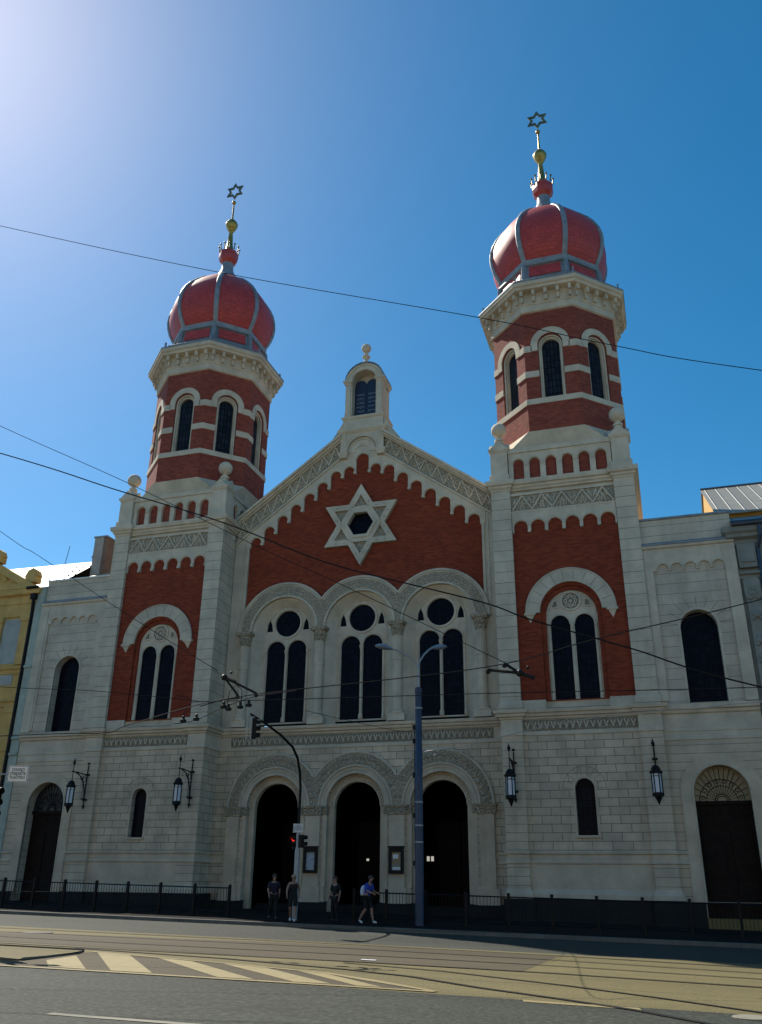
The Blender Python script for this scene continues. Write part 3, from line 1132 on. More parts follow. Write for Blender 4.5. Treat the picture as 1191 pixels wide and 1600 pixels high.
    for k in range(8):
        a0, a1 = R(22.5 + 45 * k), R(67.5 + 45 * k)
        vs = []
        m = 7
        for r, z in prof:
            for t in range(m):
                f = t / (m - 1)
                x = math.cos(a0) * (1 - f) + math.cos(a1) * f
                y = math.sin(a0) * (1 - f) + math.sin(a1) * f
                bulge = 1 + .045 * 4 * f * (1 - f)
                vs.append((cx + r * x * bulge, cy + r * y * bulge, z))
        mb.add(vs, [(i * m + j, i * m + j + 1, (i + 1) * m + j + 1, (i + 1) * m + j) for i in range(len(prof) - 1) for j in range(m - 1)])
    mb.build('dome', M['dome'], tw, True)
    for k in range(8):
        a = R(22.5 + 45 * k)
        mb = MB()
        vs = []
        for r, z in prof:
            w = .155 if r > 1.5 else .155 * max(.35, r / 1.5)
            for s, dr in ((-w, -.1), (-w, .05), (-w * .5, .12), (w * .5, .12), (w, .05), (w, -.1)):
                vs.append((cx + (r + dr) * math.cos(a) - s * math.sin(a), cy + (r + dr) * math.sin(a) + s * math.cos(a), z))
        mb.add(vs, [(i * 6 + j, i * 6 + j + 1, (i + 1) * 6 + j + 1, (i + 1) * 6 + j) for i in range(len(prof) - 1) for j in range(5)])
        mb.build('dome_rib', M['lead'], tw, True)
    # finial
    mb = MB()
    lathe(mb, cx, cy, [(1.0, 42.1), (.9, 42.4), (.66, 42.8), (.45, 43.3), (.42, 43.9), (.5, 44.2)], 12)
    mb.build('dome_neck', M['lead'], tw, True)
    mb = MB()
    lathe(mb, cx, cy, [(.40, 43.85), (.66, 44.15), (.72, 44.45), (.72, 44.85), (.62, 44.95), (.3, 45.0)], 8, R(22.5))
    mb.build('finial_cup', M['redcap'], tw)
    mb = MB()
    for k in range(12):
        a = 2 * PI * k / 12
        x, y = cx + .70 * math.cos(a), cy + .70 * math.sin(a)
        tube(mb, [(x, y, 44.95), (x + .04 * math.cos(a), y + .04 * math.sin(a), 45.3)], .06, 5, True, .03)
        ball(mb, x + .05 * math.cos(a), y + .05 * math.sin(a), 45.38, .08, 8, 6)
    mb.build('crown', M['gilt_dark'], tw)
    mb = MB()
    lathe(mb, cx, cy, [(.42, 45.0), (.3, 45.3), (.22, 45.8), (.14, 46.9), (.2, 47.0), (.34, 47.25), (.45, 47.55), (.47, 47.68), (.36, 47.9), (.2, 48.1), (.07, 48.2), (.06, 49.6)], 16)
    ball(mb, cx, cy, 49.85, .16, 12, 8)
    mb.build('spire', M['gold'], tw, True)
    mb = MB()
    G = FR(cx, cy)
    st = [(.78 * (1 if i % 2 == 0 else .577) * math.sin(PI * i / 6), 50.98 + .82 * (1 if i % 2 == 0 else .577) * math.cos(PI * i / 6)) for i in range(12)]
    si = [(u * .62, 50.98 + (w - 50.98) * .62) for u, w in st]
    slab(mb, G, st, [si], -.05, .05, True)
    mb.build('finial_star', M['gilt_dark'], tw)
    return tw


tower(-11.72)
tower(11.72)

# ---------------- centre
CY = 1.75
FC = FR(0, CY)


def rake(x):
    return 26.7 - .752 * (max(1.4, abs(x)) - 1.4)


PX = (-4.53, 0., 4.53)
HP = 2.265
# ground floor wall with three portals
mb = MB()
slab(mb, FC, rect(-8.05, 8.05, -.6, 9.2), [arch(c, 1.62, -.5, 5.12, 28) for c in PX], -.45, 0)
gw = mb.build('portal_wall', M['ashlar'], syn)
for i, c in enumerate(PX):
    mb = MB()
    slab(mb, FC, arch(c, 1.66, -.6, 5.12, 28), [arch(c, 1.26, -.5, 5.08, 28)], -.62, -.32)
    ar = mb.build('portal', M['lowplain'], syn)
    lo = None if i == 0 else c - HP
    hi = None if i == 2 else c + HP
    mb = MB()
    slab(mb, FC, archband(c, 1.98, 2.66, 5.14, 40, lo, hi), (), -.02, .1)
    leaf_arch(mb, FC, c, 5.14, 2.02, 2.62, .1, 22, lo, hi, .07)
    mb.build('carved_archivolt', M['carved'], ar)
    mb = MB()
    arctube(mb, FC, c, 5.14, 2.66, .1, .06, n=44, lo=lo, hi=hi)
    slab(mb, FC, archband(c, 1.62, 2.0, 5.14, 36), (), -.02, .05)
    arctube(mb, FC, c, 5.14, 1.98, .1, .06, n=36)
    arctube(mb, FC, c, 5.14, 1.80, .05, .05, n=36)
    arctube(mb, FC, c, 5.14, 1.63, .03, .06, n=36)
    leaf_arch(mb, FC, c, 5.12, 1.3, 1.6, -.32, 26, d=.05)
    arctube(mb, FC, c, 5.12, 1.28, -.3, .05, n=30)
    mb.build('archivolt_moulding', M['stone'], ar)
    # porch behind the arch
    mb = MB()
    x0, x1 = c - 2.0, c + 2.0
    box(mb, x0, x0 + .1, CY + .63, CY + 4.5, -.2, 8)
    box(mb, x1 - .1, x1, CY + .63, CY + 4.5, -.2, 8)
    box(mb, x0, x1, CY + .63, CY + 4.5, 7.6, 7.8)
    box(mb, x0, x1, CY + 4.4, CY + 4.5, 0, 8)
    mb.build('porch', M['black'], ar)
    mb = MB()
    for s in (-1, 1):
        fbox(mb, FC, c + s * .62 - .58, c + s * .62 + .58, .3, 4.6, -4.35, -4.22)
        for w0 in (.6, 1.9):
            fbox(mb, FC, c + s * .62 - .42, c + s * .62 + .42, w0, w0 + 1.0, -4.22, -4.17)
    d = mb.build('door', M['wood'], ar)
    if i > 0:
        mb = MB()
        for u in ((-1.79, -1.56) if i == 2 else (-.66,)):
            uu = c + max(-1.1, u) if i == 1 else c + u
            fbox(mb, FC, uu - .07, uu + .07, 2.62, 2.86 if i == 2 else 2.74, -4.2, -4.15)
        mb.build('lit_pane', M['pane_lit'], ar)
    mb = MB()
    for j in range(3):
        fbox(mb, FC, c - 1.25, c + 1.25, -.4, .2 + .14 * j, -1.6 - .35 * (j + 1), -.5 - .35 * j)
    mb.build('step', M['granite'], ar)
# piers between the portals
for u in (-6.82, -HP, HP, 6.82):
    mb = MB()
    wd = .56 if abs(u) < 5 else .5
    fbox(mb, FC, u - wd * .72, u + wd * .72, 1.3, 4.7, -.1, .14)
    for s in (-1, 1):
        x = u + s * .62
        if abs(u) > 5 and s * u > 0:
            continue
        fbox(mb, FC, x - .11, x + .11, 1.3, 4.7, -.4, .02)
    mb.build('portal_pier', M['lowplain'], syn)
    a, b = u - .74, u + .74
    if u < -5:
        a = u - .5
    if u > 5:
        b = u + .5
    mb = MB()
    cornice(mb, [(u - .42, CY + .2), (u - .42, CY - .14), (u + .42, CY - .14), (u + .42, CY + .2)], [(0, 4.66), (.05, 4.7), (.05, 5.0), (.12, 5.06), (.14, 5.14), (0, 5.15), (-.35, 5.15)])
    fbox(mb, FC, a, b, 4.72, 5.1, -.42, .06)
    fbox(mb, FC, a - .04, b + .04, 5.05, 5.13, -.42, .1)
    leaf_row(mb, FC, u - .4, u + .4, 4.7, 5.04, .19, .2, .05)
    for s in (-1, 1):
        if a <= u + s * .6 <= b:
            leaf_row(mb, FC, min(u + s * .46, u + s * .72), max(u + s * .46, u + s * .72), 4.74, 5.04, .06, .13, .04)
    mb.build('impost', M['carved'], syn)
    mb = MB()
    fbox(mb, FC, u - .52, u + .52, .6, 1.3, -.2, .22)
    fbox(mb, FC, max(a, u - .8), min(b, u + .8), .6, 1.26, -.42, .12)
    mb.build('pier_base', M['lowplain'], syn)
mb = MB()
for (a, b) in ((-8.05, -7.35), (-6.2 + .0, -5.9)) if False else ((-8.0, -7.3), (7.3, 8.0)):
    cornice(mb, [(a, CY), (b, CY)], PLM)
    cornice(mb, [(a, CY), (b, CY)], BASE)
mb.build('plinth_moulding', M['lowplain'], syn)
mb = MB()
for (a, b) in ((-8.0, -5.82), (-3.24, -1.29), (1.29, 3.24), (5.82, 8.0)):
    cornice(mb, [(a, CY), (b, CY)], [(.24, -.8), (.24, .6), (0, .64)])
mb.build('dark_plinth', M['granite'], syn)
mb = MB()
cornice(mb, [(-8.0, CY), (8.0, CY)], BELT)
leaf_row(mb, FC, -7.25, 7.25, 8.3, 8.78, .03, .3, .06)
mb.k = 1
fbox(mb, FC, -7.3, 7.3, 8.27, 8.8, -.01, .03)  # dark ground colour stands in for shade between the leaves
mb.build('belt_cornice', [M['stone'], M['recess_shade_deep']], syn)
mb = MB()
cornice(mb, [(-8.0, CY), (8.0, CY)], [(.34, 9.262), (.0, 9.31), (-.6, 9.31)])
mb.build('ledge', M['ledge'], syn)

# upper centre: stone zone below, brick above
SPW = 14.66
mb = MB()
slab(mb, FC, [(-8.02, 9.2), (8.02, 9.2), (8.02, SPW), (-8.02, SPW)], [rect(c - 1.98, c + 1.98, 9.28, SPW - .001 + .0) for c in ()] if False else [], -.62, -.55)
mb = MB()
for a, b in ((-8.02, PX[0] - 2.0), (PX[0] + 2.0, -2.0), (2.0, PX[2] - 2.0), (PX[2] + 2.0, 8.02)):
    fbox(mb, FC, a, b, 9.26, SPW, -.55, 0)
cw = mb.build('window_wall', M['stone'], syn)
top = [(-7.35, rake(7.35) - .6), (-7.35, SPW)]
poly = [(-7.3, SPW)]
for c in PX:
    poly += [(c - 2.0, SPW)] + [(c + 2.0 * math.cos(PI - PI * j / 24), SPW + 2.0 * math.sin(PI * j / 24)) for j in range(1, 24)] + [(c + 2.0, SPW)]
poly += [(7.3, SPW), (7.3, rake(7.3) - .6), (1.3, rake(1.3) - .6), (-1.3, rake(1.3) - .6), (-7.3, rake(7.3) - .6)]
mb = MB()
slab(mb, FC, poly, [circ(0, 20.72, .9, 6)], -.55, -.08)
br = mb.build('gable_wall', M['brick'], syn)
for i, c in enumerate(PX):
    lo = None if i == 0 else c - HP
    hi = None if i == 2 else c + HP
    mb = MB()
    # splayed reveal
    vs, fs = [], []
    n = 30
    prof = [(2.0, -.06), (1.9, -.12), (1.55, -.5), (1.44, -.55)]
    pth = [(1, 9.28)] + [(None, PI * j / n) for j in range(n + 1)] + [(-1, 9.28)]
    for r, cc in prof:
        row = [FC(c + r, 9.28, cc)] + [FC(c + r * math.cos(PI * j / n), SPW + r * math.sin(PI * j / n), cc) for j in range(n + 1)] + [FC(c - r, 9.28, cc)]
        vs += row
    k = n + 3
    for q in range(3):
        for j in range(k - 1):
            fs.append((q * k + j, q * k + j + 1, (q + 1) * k + j + 1, (q + 1) * k + j))
    mb.add(vs, fs)
    rv = mb.build('window_reveal', M['stone'], syn)
    mb = MB()
    slab(mb, FC, archband(c, 2.0, 2.86, SPW, 40, lo, hi), (), -.1, .1)
    leaf_arch(mb, FC, c, SPW, 2.12, 2.72, .1, 22, lo, hi, .04)
    mb.build('carved_arch', M['carved'], rv)
    mb = MB()
    arctube(mb, FC, c, SPW, 2.82, .1, .075, n=44, lo=lo, hi=hi)
    arctube(mb, FC, c, SPW, 2.70, .1, .04, n=44, lo=lo, hi=hi)
    arctube(mb, FC, c, SPW, 2.05, .1, .07, n=36)
    mb.build('arch_moulding', M['stone'], rv)
    mb = MB()
    biforate(mb, FC, c, 9.6, 13.66, .56, .645, 15.24, .77, 1.46, 14.74, -.60, -.52)
    slab(mb, FC, circ(c, 15.24, .91, 30), [circ(c, 15.24, .79, 30)], -.53, -.45)
    for s in (-1, 1):
        arctube(mb, FC, c + s * .645, 13.66, .60, -.5, .035, n=18)
        columnette(mb, FC, c + s * 1.3, 9.6, 13.66, -.5, .06)
    columnette(mb, FC, c, 9.6, 13.66, -.5, .075)
    arctube(mb, FC, c, 14.74, 1.40, -.5, .05, n=26)
    mb.build('tracery', M['stone'], rv)
    mb = MB()
    slab(mb, FC, arch(c, 1.45, 9.5, 14.73, 20), (), -.8, -.615)
    mb.build('glass', M['glass'], rv)
# engaged columns
for u in (-6.85, -HP, HP, 6.85):
    x, y = u, CY - .12
    mb = MB()
    fbox(mb, FC, u - .46, u + .46, 9.3, 9.66, -.1, .42)
    lathe(mb, x, y, [(.38, 9.66), (.38, 9.74), (.33, 9.8), (.36, 9.86), (.29, 9.94), (.27, 10.0), (.26, 12.5), (.29, 12.53), (.29, 12.64), (.26, 12.67)], 18)
    vs = []
    for z in (12.67, 13.9):
        vs += [(x + (.235 if j % 2 else .262) * math.cos(2 * PI * j / 36), y + (.235 if j % 2 else .262) * math.sin(2 * PI * j / 36), z) for j in range(36)]
    mb.add(vs, [(j, (j + 1) % 36, 36 + (j + 1) % 36, 36 + j) for j in range(36)])
    co = mb.build('column', M['stone'], syn)
    mb = MB()
    lathe(mb, x, y, [(.27, 13.88), (.3, 13.92), (.27, 13.98), (.27, 14.1), (.34, 14.44), (.38, 14.46)], 14)
    for row, (zz, rr) in enumerate(((14.05, .27), (14.28, .31))):
        for j in range(9):
            a = 2 * PI * (j + .5 * row) / 9
            G = FR(x + rr * math.cos(a), y + rr * math.sin(a), math.degrees(a))
            blob(mb, G, 0, zz, 0, .075, .13, .08)
    fbox(mb, FC, u - .42, u + .42, 14.46, 14.54, -.1, .50)
    fbox(mb, FC, u - .47, u + .47, 14.54, 14.66, -.1, .54)
    mb.build('capital', M['carved'], co)
for s in (-1, 1):
    mb = MB()
    a, b = sorted((s * 7.12, s * 8.02))
    slab(mb, FC, [(a, SPW), (b, SPW), (b, rake(b) - 1.4), (a, rake(a) - 1.4)], (), -.5, .0)
    fbox(mb, FC, s * 7.16 - .07, s * 7.16 + .07, SPW, 20.0, -.1, .06)
    fbox(mb, FC, s * 7.42 - .05, s * 7.42 + .05, SPW, 20.3, -.1, .04)
    mb.build('panel_frame', M['stone'], syn)

# gable: raking cornice, carved frieze, stepped corbel arches
mb = MB()
for s in (-1, 1):
    for (o0, o1, c1) in ((-.0, -.16, .5), (-.16, -.3, .36), (-.3, -.4, .22)):
        slab(mb, FC, [(s * 1.3, rake(1.4) + o0), (s * 8.0, rake(8.0) + o0), (s * 8.0, rake(8.0) + o1), (s * 1.3, rake(1.4) + o1)], (), -.5, c1)
    slab(mb, FC, [(s * 1.3, rake(1.4) - 1.4), (s * 8.0, rake(8.0) - 1.4), (s * 8.0, rake(8.0) - 1.52), (s * 1.3, rake(1.4) - 1.52)], (), -.2, .14)
gb = mb.build('raking_cornice', M['stone'], syn)
for s in (-1, 1):
    mb = MB()
    slab(mb, FC, [(s * 1.3, rake(1.4) - .38), (s * 8.0, rake(8.0) - .38), (s * 8.0, rake(8.0) - 1.42), (s * 1.3, rake(1.4) - 1.42)], (), -.4, .06)
    mb2 = MB()
    rr = random.Random(5)
    nz = 9
    for i in range(nz):
        u0 = 1.4 + i * .72
        f = lambda u, t: (s * u, rake(u) - 1.38 + .96 * t)
        bar(mb2, FC, f(u0, .02), f(u0 + .36, .98), .065, .05, .13)
        bar(mb2, FC, f(u0 + .36, .98), f(u0 + .72, .02), .065, .05, .134)
        for q in range(22):
            a = f(u0 + .72 * rr.random(), .1 + .8 * rr.random())
            blob(mb2, FC, a[0], a[1], .05, .13, .03, .08, rr.choice((1.0, -1.0, .3, -.6)))
    rfz = mb.build('raking_frieze', M['recess_shade'], syn)  # ground coloured darker as shade behind the raised bars
    mb2.build('frieze_carving', M['stone'], rfz)
mb = MB()
pitch = .835
cpts = []
half = .335
# left-to-right lower edge
cells = [(i * pitch) for i in range(-8, 9)]
lower = []
for i in range(-8, 9):
    cx = i * pitch
    hh = half if i else .40
    ztop = rake(abs(cx)) - 1.52 - .62 if i else 25.35
    spr = ztop - hh
    zc = (rake(abs(abs(i) - .0) * pitch) - 1.52 - .62) - half - .52 if i else None
    lower.append((cx, hh, spr))
edge = [(-7.32, lower[0][2] - 1.2)]
for idx, (cx, hh, spr) in enumerate(lower):
    dropL = spr - .25
    edge.append((cx - hh, None))
    edge += [(cx + hh * math.cos(PI - PI * j / 10), spr + hh * math.sin(PI * j / 10)) for j in range(11)]
    edge.append((cx + hh, None))


def tip(idx):
    """height of the corbel between arch idx and idx+1"""
    a, b = lower[idx], lower[idx + 1]
    i, j = idx - 8, idx - 7
    lowspr = min(a[2], b[2])
    return lowspr - .10


pts = [(-7.32, lower[0][2] - .3)]
for idx, (cx, hh, spr) in enumerate(lower):
    zl = tip(idx - 1) if idx else spr - .3
    zr_ = tip(idx) if idx < 16 else spr - .3
    pts.append((cx - hh, zl))
    pts += [(cx + hh * math.cos(PI - PI * j / 10), spr + hh * math.sin(PI * j / 10)) for j in range(11)]
    pts.append((cx + hh, zr_))
pts += [(7.32, lower[-1][2] - .3)]
outer = pts + [(7.32, rake(7.32) - 1.5), (1.4, rake(1.4) - 1.5), (1.4, 26.3), (-1.4, 26.3), (-1.4, rake(1.4) - 1.5), (-7.32, rake(7.32) - 1.5)]
slab(mb, FC, outer, (), -.1, .05)
for idx, (cx, hh, spr) in enumerate(lower):
    arctube(mb, FC, cx, spr, hh + .05, .05, .04, n=12)
    if idx < 16:
        b = lower[idx + 1]
        mid = ((cx + hh) + (b[0] - b[1])) / 2
        fbox(mb, FC, mid - .085, mid + .085, tip(idx) - .09, tip(idx) + .05, -.1, .13)
mb.build('corbel_table', M['stone'], syn)
# star of the gable
mb = MB()
zc = 20.72
RS = 2.54
st = [(RS * (1 if i % 2 == 0 else .5774) * math.sin(PI * i / 6), zc + RS * (1 if i % 2 == 0 else .5774) * math.cos(PI * i / 6)) for i in range(12)]
slab(mb, FC, st, [circ(0, zc, .80, 6)], -.1, .04)
srec = mb
mb = MB()
rec = []
for q in range(6):
    a = PI * q / 3
    rec.append([(math.sin(a) * d + math.cos(a) * h, zc + math.cos(a) * d - math.sin(a) * h) for d, h in ((1.86, 0), (1.12, -.43), (1.12, .43))])
slab(mb, FC, st, [circ(0, zc, .84, 6)] + rec, .0, .2)
slab(mb, FC, circ(0, zc, 1.0, 6), [circ(0, zc, .80, 6)], .0, .26)
for q in range(6):
    a = PI * q / 3
    for tt in (1.0, 2.0, 3.0):
        d = 2.54 - .30 - .42 * tt
        for sg in (-1, 1):
            h = sg * max(.0, (2.54 - d) * .5774 - .19)
            blob(mb, FC, math.sin(a) * d + math.cos(a) * h, zc + math.cos(a) * d - math.sin(a) * h, .2, .075, .075, .06)
sr = mb.build('star_ornament', M['stone'], syn)
srec.build('star_recess', M['recess_shade'], sr)  # recess slab darkened in colour to stand in for its shade
mb = MB()
slab(mb, FC, circ(0, zc, .86, 6), (), -.4, -.2)
mb.build('star_window', M['glass'], sr)

# apex block and tablet niche
mb = MB()
fbox(mb, FC, -1.38, -1.02, 25.45, 26.75, -.3, .24)
fbox(mb, FC, 1.02, 1.38, 25.45, 26.75, -.3, .24)
slab(mb, FC, [(-1.38, 26.78), (1.38, 26.78), (1.38, 25.5), (1.0, 25.5)] + [(1.0 * math.cos(PI * j / 20), 25.5 + 1.0 * math.sin(PI * j / 20)) for j in range(1, 20)] + [(-1.0, 25.5), (-1.38, 25.5)], (), -.3, .2)
arctube(mb, FC, 0, 25.5, 1.0, .2, .07, n=22)
arctube(mb, FC, 0, 25.5, .82, .12, .06, n=22)
slab(mb, FC, archband(0, .45, 1.0, 25.45, 20), (), -.1, .1)
for s in (-1, 1):
    cornice(mb, [(s * 1.2 - .2, CY), (s * 1.2 - .2, CY - .24), (s * 1.2 + .2, CY - .24), (s * 1.2 + .2, CY)], [(0, 25.3), (.02, 25.1), (.1, 25.36), (.12, 25.48), (0, 25.5), (-.2, 25.5)])
cornice(mb, [(-1.4, CY + 1.6), (-1.4, CY - .2), (1.4, CY - .2), (1.4, CY + 1.6)], [(0, 26.7), (.06, 26.76), (.16, 26.9), (.16, 27.02), (0, 27.06), (-.1, 27.1), (-.1, 27.75), (-.04, 27.8), (0, 27.88), (0, 27.96), (-.3, 28.0)])
box(mb, -1.3, 1.3, CY - .05, CY + 1.6, 26.6, 27.98)
for s in (-1, 1):
    slab(mb, FC, [(s * 1.25, 27.9), (s * 1.45, 27.5), (s * 1.75, 27.0), (s * 2.3, 26.2), (s * 1.25, 26.2)], (), -1.5, -.0)
nb = mb.build('tablet_niche', M['stone'], syn)
mb = MB()
NY = CY - .05
FN = FR(0, NY)
slab(mb, FN, arch(0, 1.22, 27.95, 30.5, 24), [arch(0, .78, 27.99, 30.5, 22)], -.75, 0)
slab(mb, FN, arch(0, 1.12, 27.95, 30.5, 24), (), -1.7, -.74)
arctube(mb, FN, 0, 30.5, 1.16, .0, .09, n=24)
arctube(mb, FN, 0, 30.5, .82, .0, .05, n=24)
for s in (-1, 1):
    fbox(mb, FN, s * 1.02 - .19, s * 1.02 + .19, 28.0, 28.25, -.5, .1)
    fbox(mb, FN, s * 1.02 - .15, s * 1.02 + .15, 28.25, 30.3, -.5, .06)
    cornice(mb, [(s * 1.04 - .18, NY + 1.5), (s * 1.04 - .18, NY - .06), (s * 1.04 + .18, NY - .06), (s * 1.04 + .18, NY + 1.5)], [(0, 30.25), (.04, 30.3), (.04, 30.38), (.13, 30.46), (.13, 30.58), (0, 30.62)])
mb.build('niche_arch', M['stone'], nb)
mb = MB()
for i in range(19):
    pass
vs = []
for yy in (NY - .06, NY + 1.75):
    for r in (1.20, 1.28):
        vs += [(r * math.cos(PI * j / 18), yy, 30.58 + r * math.sin(PI * j / 18)) for j in range(19)]
n = 19
fs = []
for j in range(18):
    fs += [(n + j, n + j + 1, 3 * n + j + 1, 3 * n + j), (j, j + 1, n + j + 1, n + j), (2 * n + j + 1, 2 * n + j, 3 * n + j, 3 * n + j + 1)]
mb.add(vs, fs)
mb.build('niche_roof', M['lead'], nb)
mb = MB()
lathe(mb, 0, NY + .3, [(.3, 31.72), (.26, 31.95), (.14, 32.1), (.13, 32.25), (.26, 32.36), (.26, 32.44), (.14, 32.52), (.12, 32.75), (.2, 32.8)], 14)
ball(mb, 0, NY + .3, 33.05, .31, 16, 11)
mb.build('niche_ball', M['stone'], nb, True)
for s in (-1, 1):
    mb = MB()
    G = FR(s * .385, NY)
    slab(mb, G, arch(0, .375, 28.02, 30.45, 14), (), -.6, -.5)
    tb = mb.build('tablet', plain('tablet_dark', (.012, .02, .05), .5), nb)
    mb = MB()
    rr = random.Random(11 + s)
    for row in range(5):
        w = 29.75 - row * .30
        u = -.26
        while u < .24:
            wd = rr.choice((.05, .07, .09))
            if u + wd > .27:
                break
            fbox(mb, G, u, u + wd, w + .04, w + .08, -.5, -.48)
            if rr.random() < .75:
                fbox(mb, G, u + wd - .018, u + wd, w - .04, w + .05, -.5, -.49)
            if rr.random() < .4:
                fbox(mb, G, u, u + wd, w - .045, w - .025, -.5, -.49)
            u += wd + .03
    mb.build('tablet_lettering', M['galv'], nb)
# nave roof behind the gable
mb = MB()
vs = [(x, y, rake(abs(x)) - .2 if abs(x) > 1.4 else rake(1.4) + (1.4 - abs(x)) * .752 - .2) for y in (CY + .45, 40) for x in (-8.0, 0, 8.0)]
mb.add(vs, [(0, 3, 4, 1), (1, 4, 5, 2), (0, 1, 2), (3, 5, 4)])
box(mb, -7.9, 7.9, CY + 6, 40, 0, 21.4)
mb.build('nave_roof', M['darkroof'], syn)
mb = MB()
vs = [(x, y, rake(x) + o) for o in (-.3, .28) for y in (5.0, 6.6) for x in (4.7, 7.6)]
mb.add(vs, [(0, 2, 3, 1), (4, 5, 7, 6), (0, 1, 5, 4), (2, 6, 7, 3), (0, 4, 6, 2), (1, 3, 7, 5)])
mb.build('roof_hatch', M['darkroof'], syn)


# ---------------- side wings
def wing(s):
    a, b = (15.45, 19.72) if s > 0 else (-20.05, -15.45)
    cxw = s * 17.62
    WY = .2
    F = FR(0, WY)
    up = arch(cxw, .84, 9.3, 12.85, 22)
    mb = MB()
    slab(mb, F, rect(a - (.2 if s > 0 else 0), b + (.2 if s < 0 else 0), 9.1, 16.95), [up], -.55, 0)
    box(mb, a - (.2 if s > 0 else 0), b + (.2 if s < 0 else 0), WY + .62, 9, 9.1, 18.5)
    slab(mb, F, rect(a - (.2 if s > 0 else 0), b + (.2 if s < 0 else 0), 16.9, 18.55), (), -.8, -.1)
    wg = mb.build('side_wing', stone('wing_courses', (.58, .495, .385), 60., .52, .014, 0., .38, .5) if s < 0 else bpy.data.materials['wing_courses'], syn)
    mb = MB()
    slab(mb, F, rect(a - (.2 if s > 0 else 0), b + (.2 if s < 0 else 0), -.8, 9.15), [arch(cxw, 1.2, -.75, 5.32, 24)], -.7, 0)
    box(mb, a - (.4 if s > 0 else 0), b + (.4 if s < 0 else 0), WY + .74, 9, -.8, 9.1)
    mb.build('ground_floor_wall', M['pier'], wg)
    # raised frame with small corbel arches
    pl, pr = cxw - 1.62, cxw + 1.58
    pts = [(a, 16.9), (a, 9.4), (pl - .14, 9.4), (pl - .14, 15.75)]
    n = 5
    p = (pr - pl) / n
    for i in range(n):
        c_ = pl + (i + .5) * p
        h = p / 2 - .06
        pts.append((c_ - h, 15.72))
        pts += [(c_ + h * math.cos(PI - PI * j / 8), 15.82 + h * math.sin(PI * j / 8)) for j in range(9)]
        pts.append((c_ + h, 15.72))
    pts += [(pr + .14, 15.75), (pr + .14, 9.4), (b, 9.4), (b, 16.9)]
    mb = MB()
    slab(mb, F, pts, (), -.02, .10)
    for i in range(n):
        c_ = pl + (i + .5) * p
        arctube(mb, F, c_, 15.82, p / 2 - .02, .1, .03, n=10)
    mb.build('panel_frame', M['stone'], wg)
    mb = MB()
    slab(mb, F, archband(cxw, .84, .94, 12.85, 22), (), -.05, .03)
    mb.k = 1
    for i in range(9):
        t = PI * (i + .5) / 9
        bar(mb, F, (cxw + .98 * math.cos(t), 12.85 + .98 * math.sin(t)), (cxw + 1.5 * math.cos(t), 12.85 + 1.5 * math.sin(t)), .02, -.0, .006)
    mb.k = 0
    for q in (-1, 1):
        x0, x1 = sorted((cxw + q * .84, cxw + q * .94))
        fbox(mb, F, x0, x1, 9.3, 12.85, -.05, .03)
    mb.build('window_frame', [M['stone'], M['joint']], wg)
    mb = MB()
    slab(mb, F, arch(cxw, .86, 9.26, 12.85, 18), (), -.6, -.5)
    mb.build('window', M['glass'], wg)
    mb = MB()
    cornice(mb, [(a, WY), (b, WY)], [(0, 16.72), (.05, 16.76), (.08, 16.86), (.2, 16.92), (.22, 17.04), (.0, 17.06)])
    mb.build('cornice', M['stone'], wg)
    mb = MB()
    cornice(mb, [(a, WY), (b, WY)], [(.26, 17.05), (.26, 17.12), (.1, 17.2), (-.1, 17.32)])
    mb.build('cornice_flashing', M['lead'], wg)
    mb = MB()
    cornice(mb, [(a, WY), (b, WY)], [(-.1, 18.5), (-.02, 18.52), (-.02, 18.62), (-.8, 18.66)])
    mb.build('parapet_cap', M['white_sheet'] if s < 0 else M['lead'], wg)
    mb = MB()
    bt = [(0, 7.62), (.04, 7.64), (.04, 7.8), (.012, 7.82), (.012, 8.0), (.04, 8.02), (.04, 8.12), (.012, 8.14), (.012, 8.78), (.1, 8.84), (.12, 8.96), (.24, 9.0), (.26, 9.18), (.26, 9.22)]
    cornice(mb, [(a, WY), (b, WY)], bt)
    mb.build('belt_cornice', M['stone'], wg)
    mb = MB()
    cornice(mb, [(a, WY), (b, WY)], [(.26, 9.222), (.0, 9.28), (-.5, 9.28)])
    mb.build('ledge', M['ledge'], wg)
    mb = MB()
    for q, x in ((-1, a), (1, b)):
        if (q > 0) == (s > 0):
            x0, x1 = (x - .55, x) if q > 0 else (x, x + .55)
            fbox(mb, F, x0, x1, 9.28, 16.72, .0, .14)
    cornice(mb, [(a, WY), (cxw - 1.7, WY)], PLM)
    cornice(mb, [(cxw + 1.7, WY), (b, WY)], PLM)
    mb.build('pilaster', M['stone'], wg)
    mb = MB()
    slab(mb, F, arch(cxw, 1.72, .9, 5.3, 28), [arch(cxw, 1.2, .91, 5.32, 24)], -.1, .06)
    arctube(mb, F, cxw, 5.32, 1.22, .04, .06, n=26)
    for q in (-1, 1):
        tube(mb, [F(cxw + q * 1.22, .9, .04), F(cxw + q * 1.22, 5.32, .04)], .06)
    mb.build('door_surround', M['lowplain'], wg)
    mb = MB()
    for x0, x1 in ((a, cxw - 1.25), (cxw + 1.25, b)):
        cornice(mb, [(x0, WY), (x1, WY)], [(.2, -.9), (.2, .88), (0, .9)])
    mb.build('dark_plinth', M['granite'], wg)
    mb = MB()
    fbox(mb, F, cxw - 1.22, cxw + 1.22, .0, 4.9, -.7, -.6)
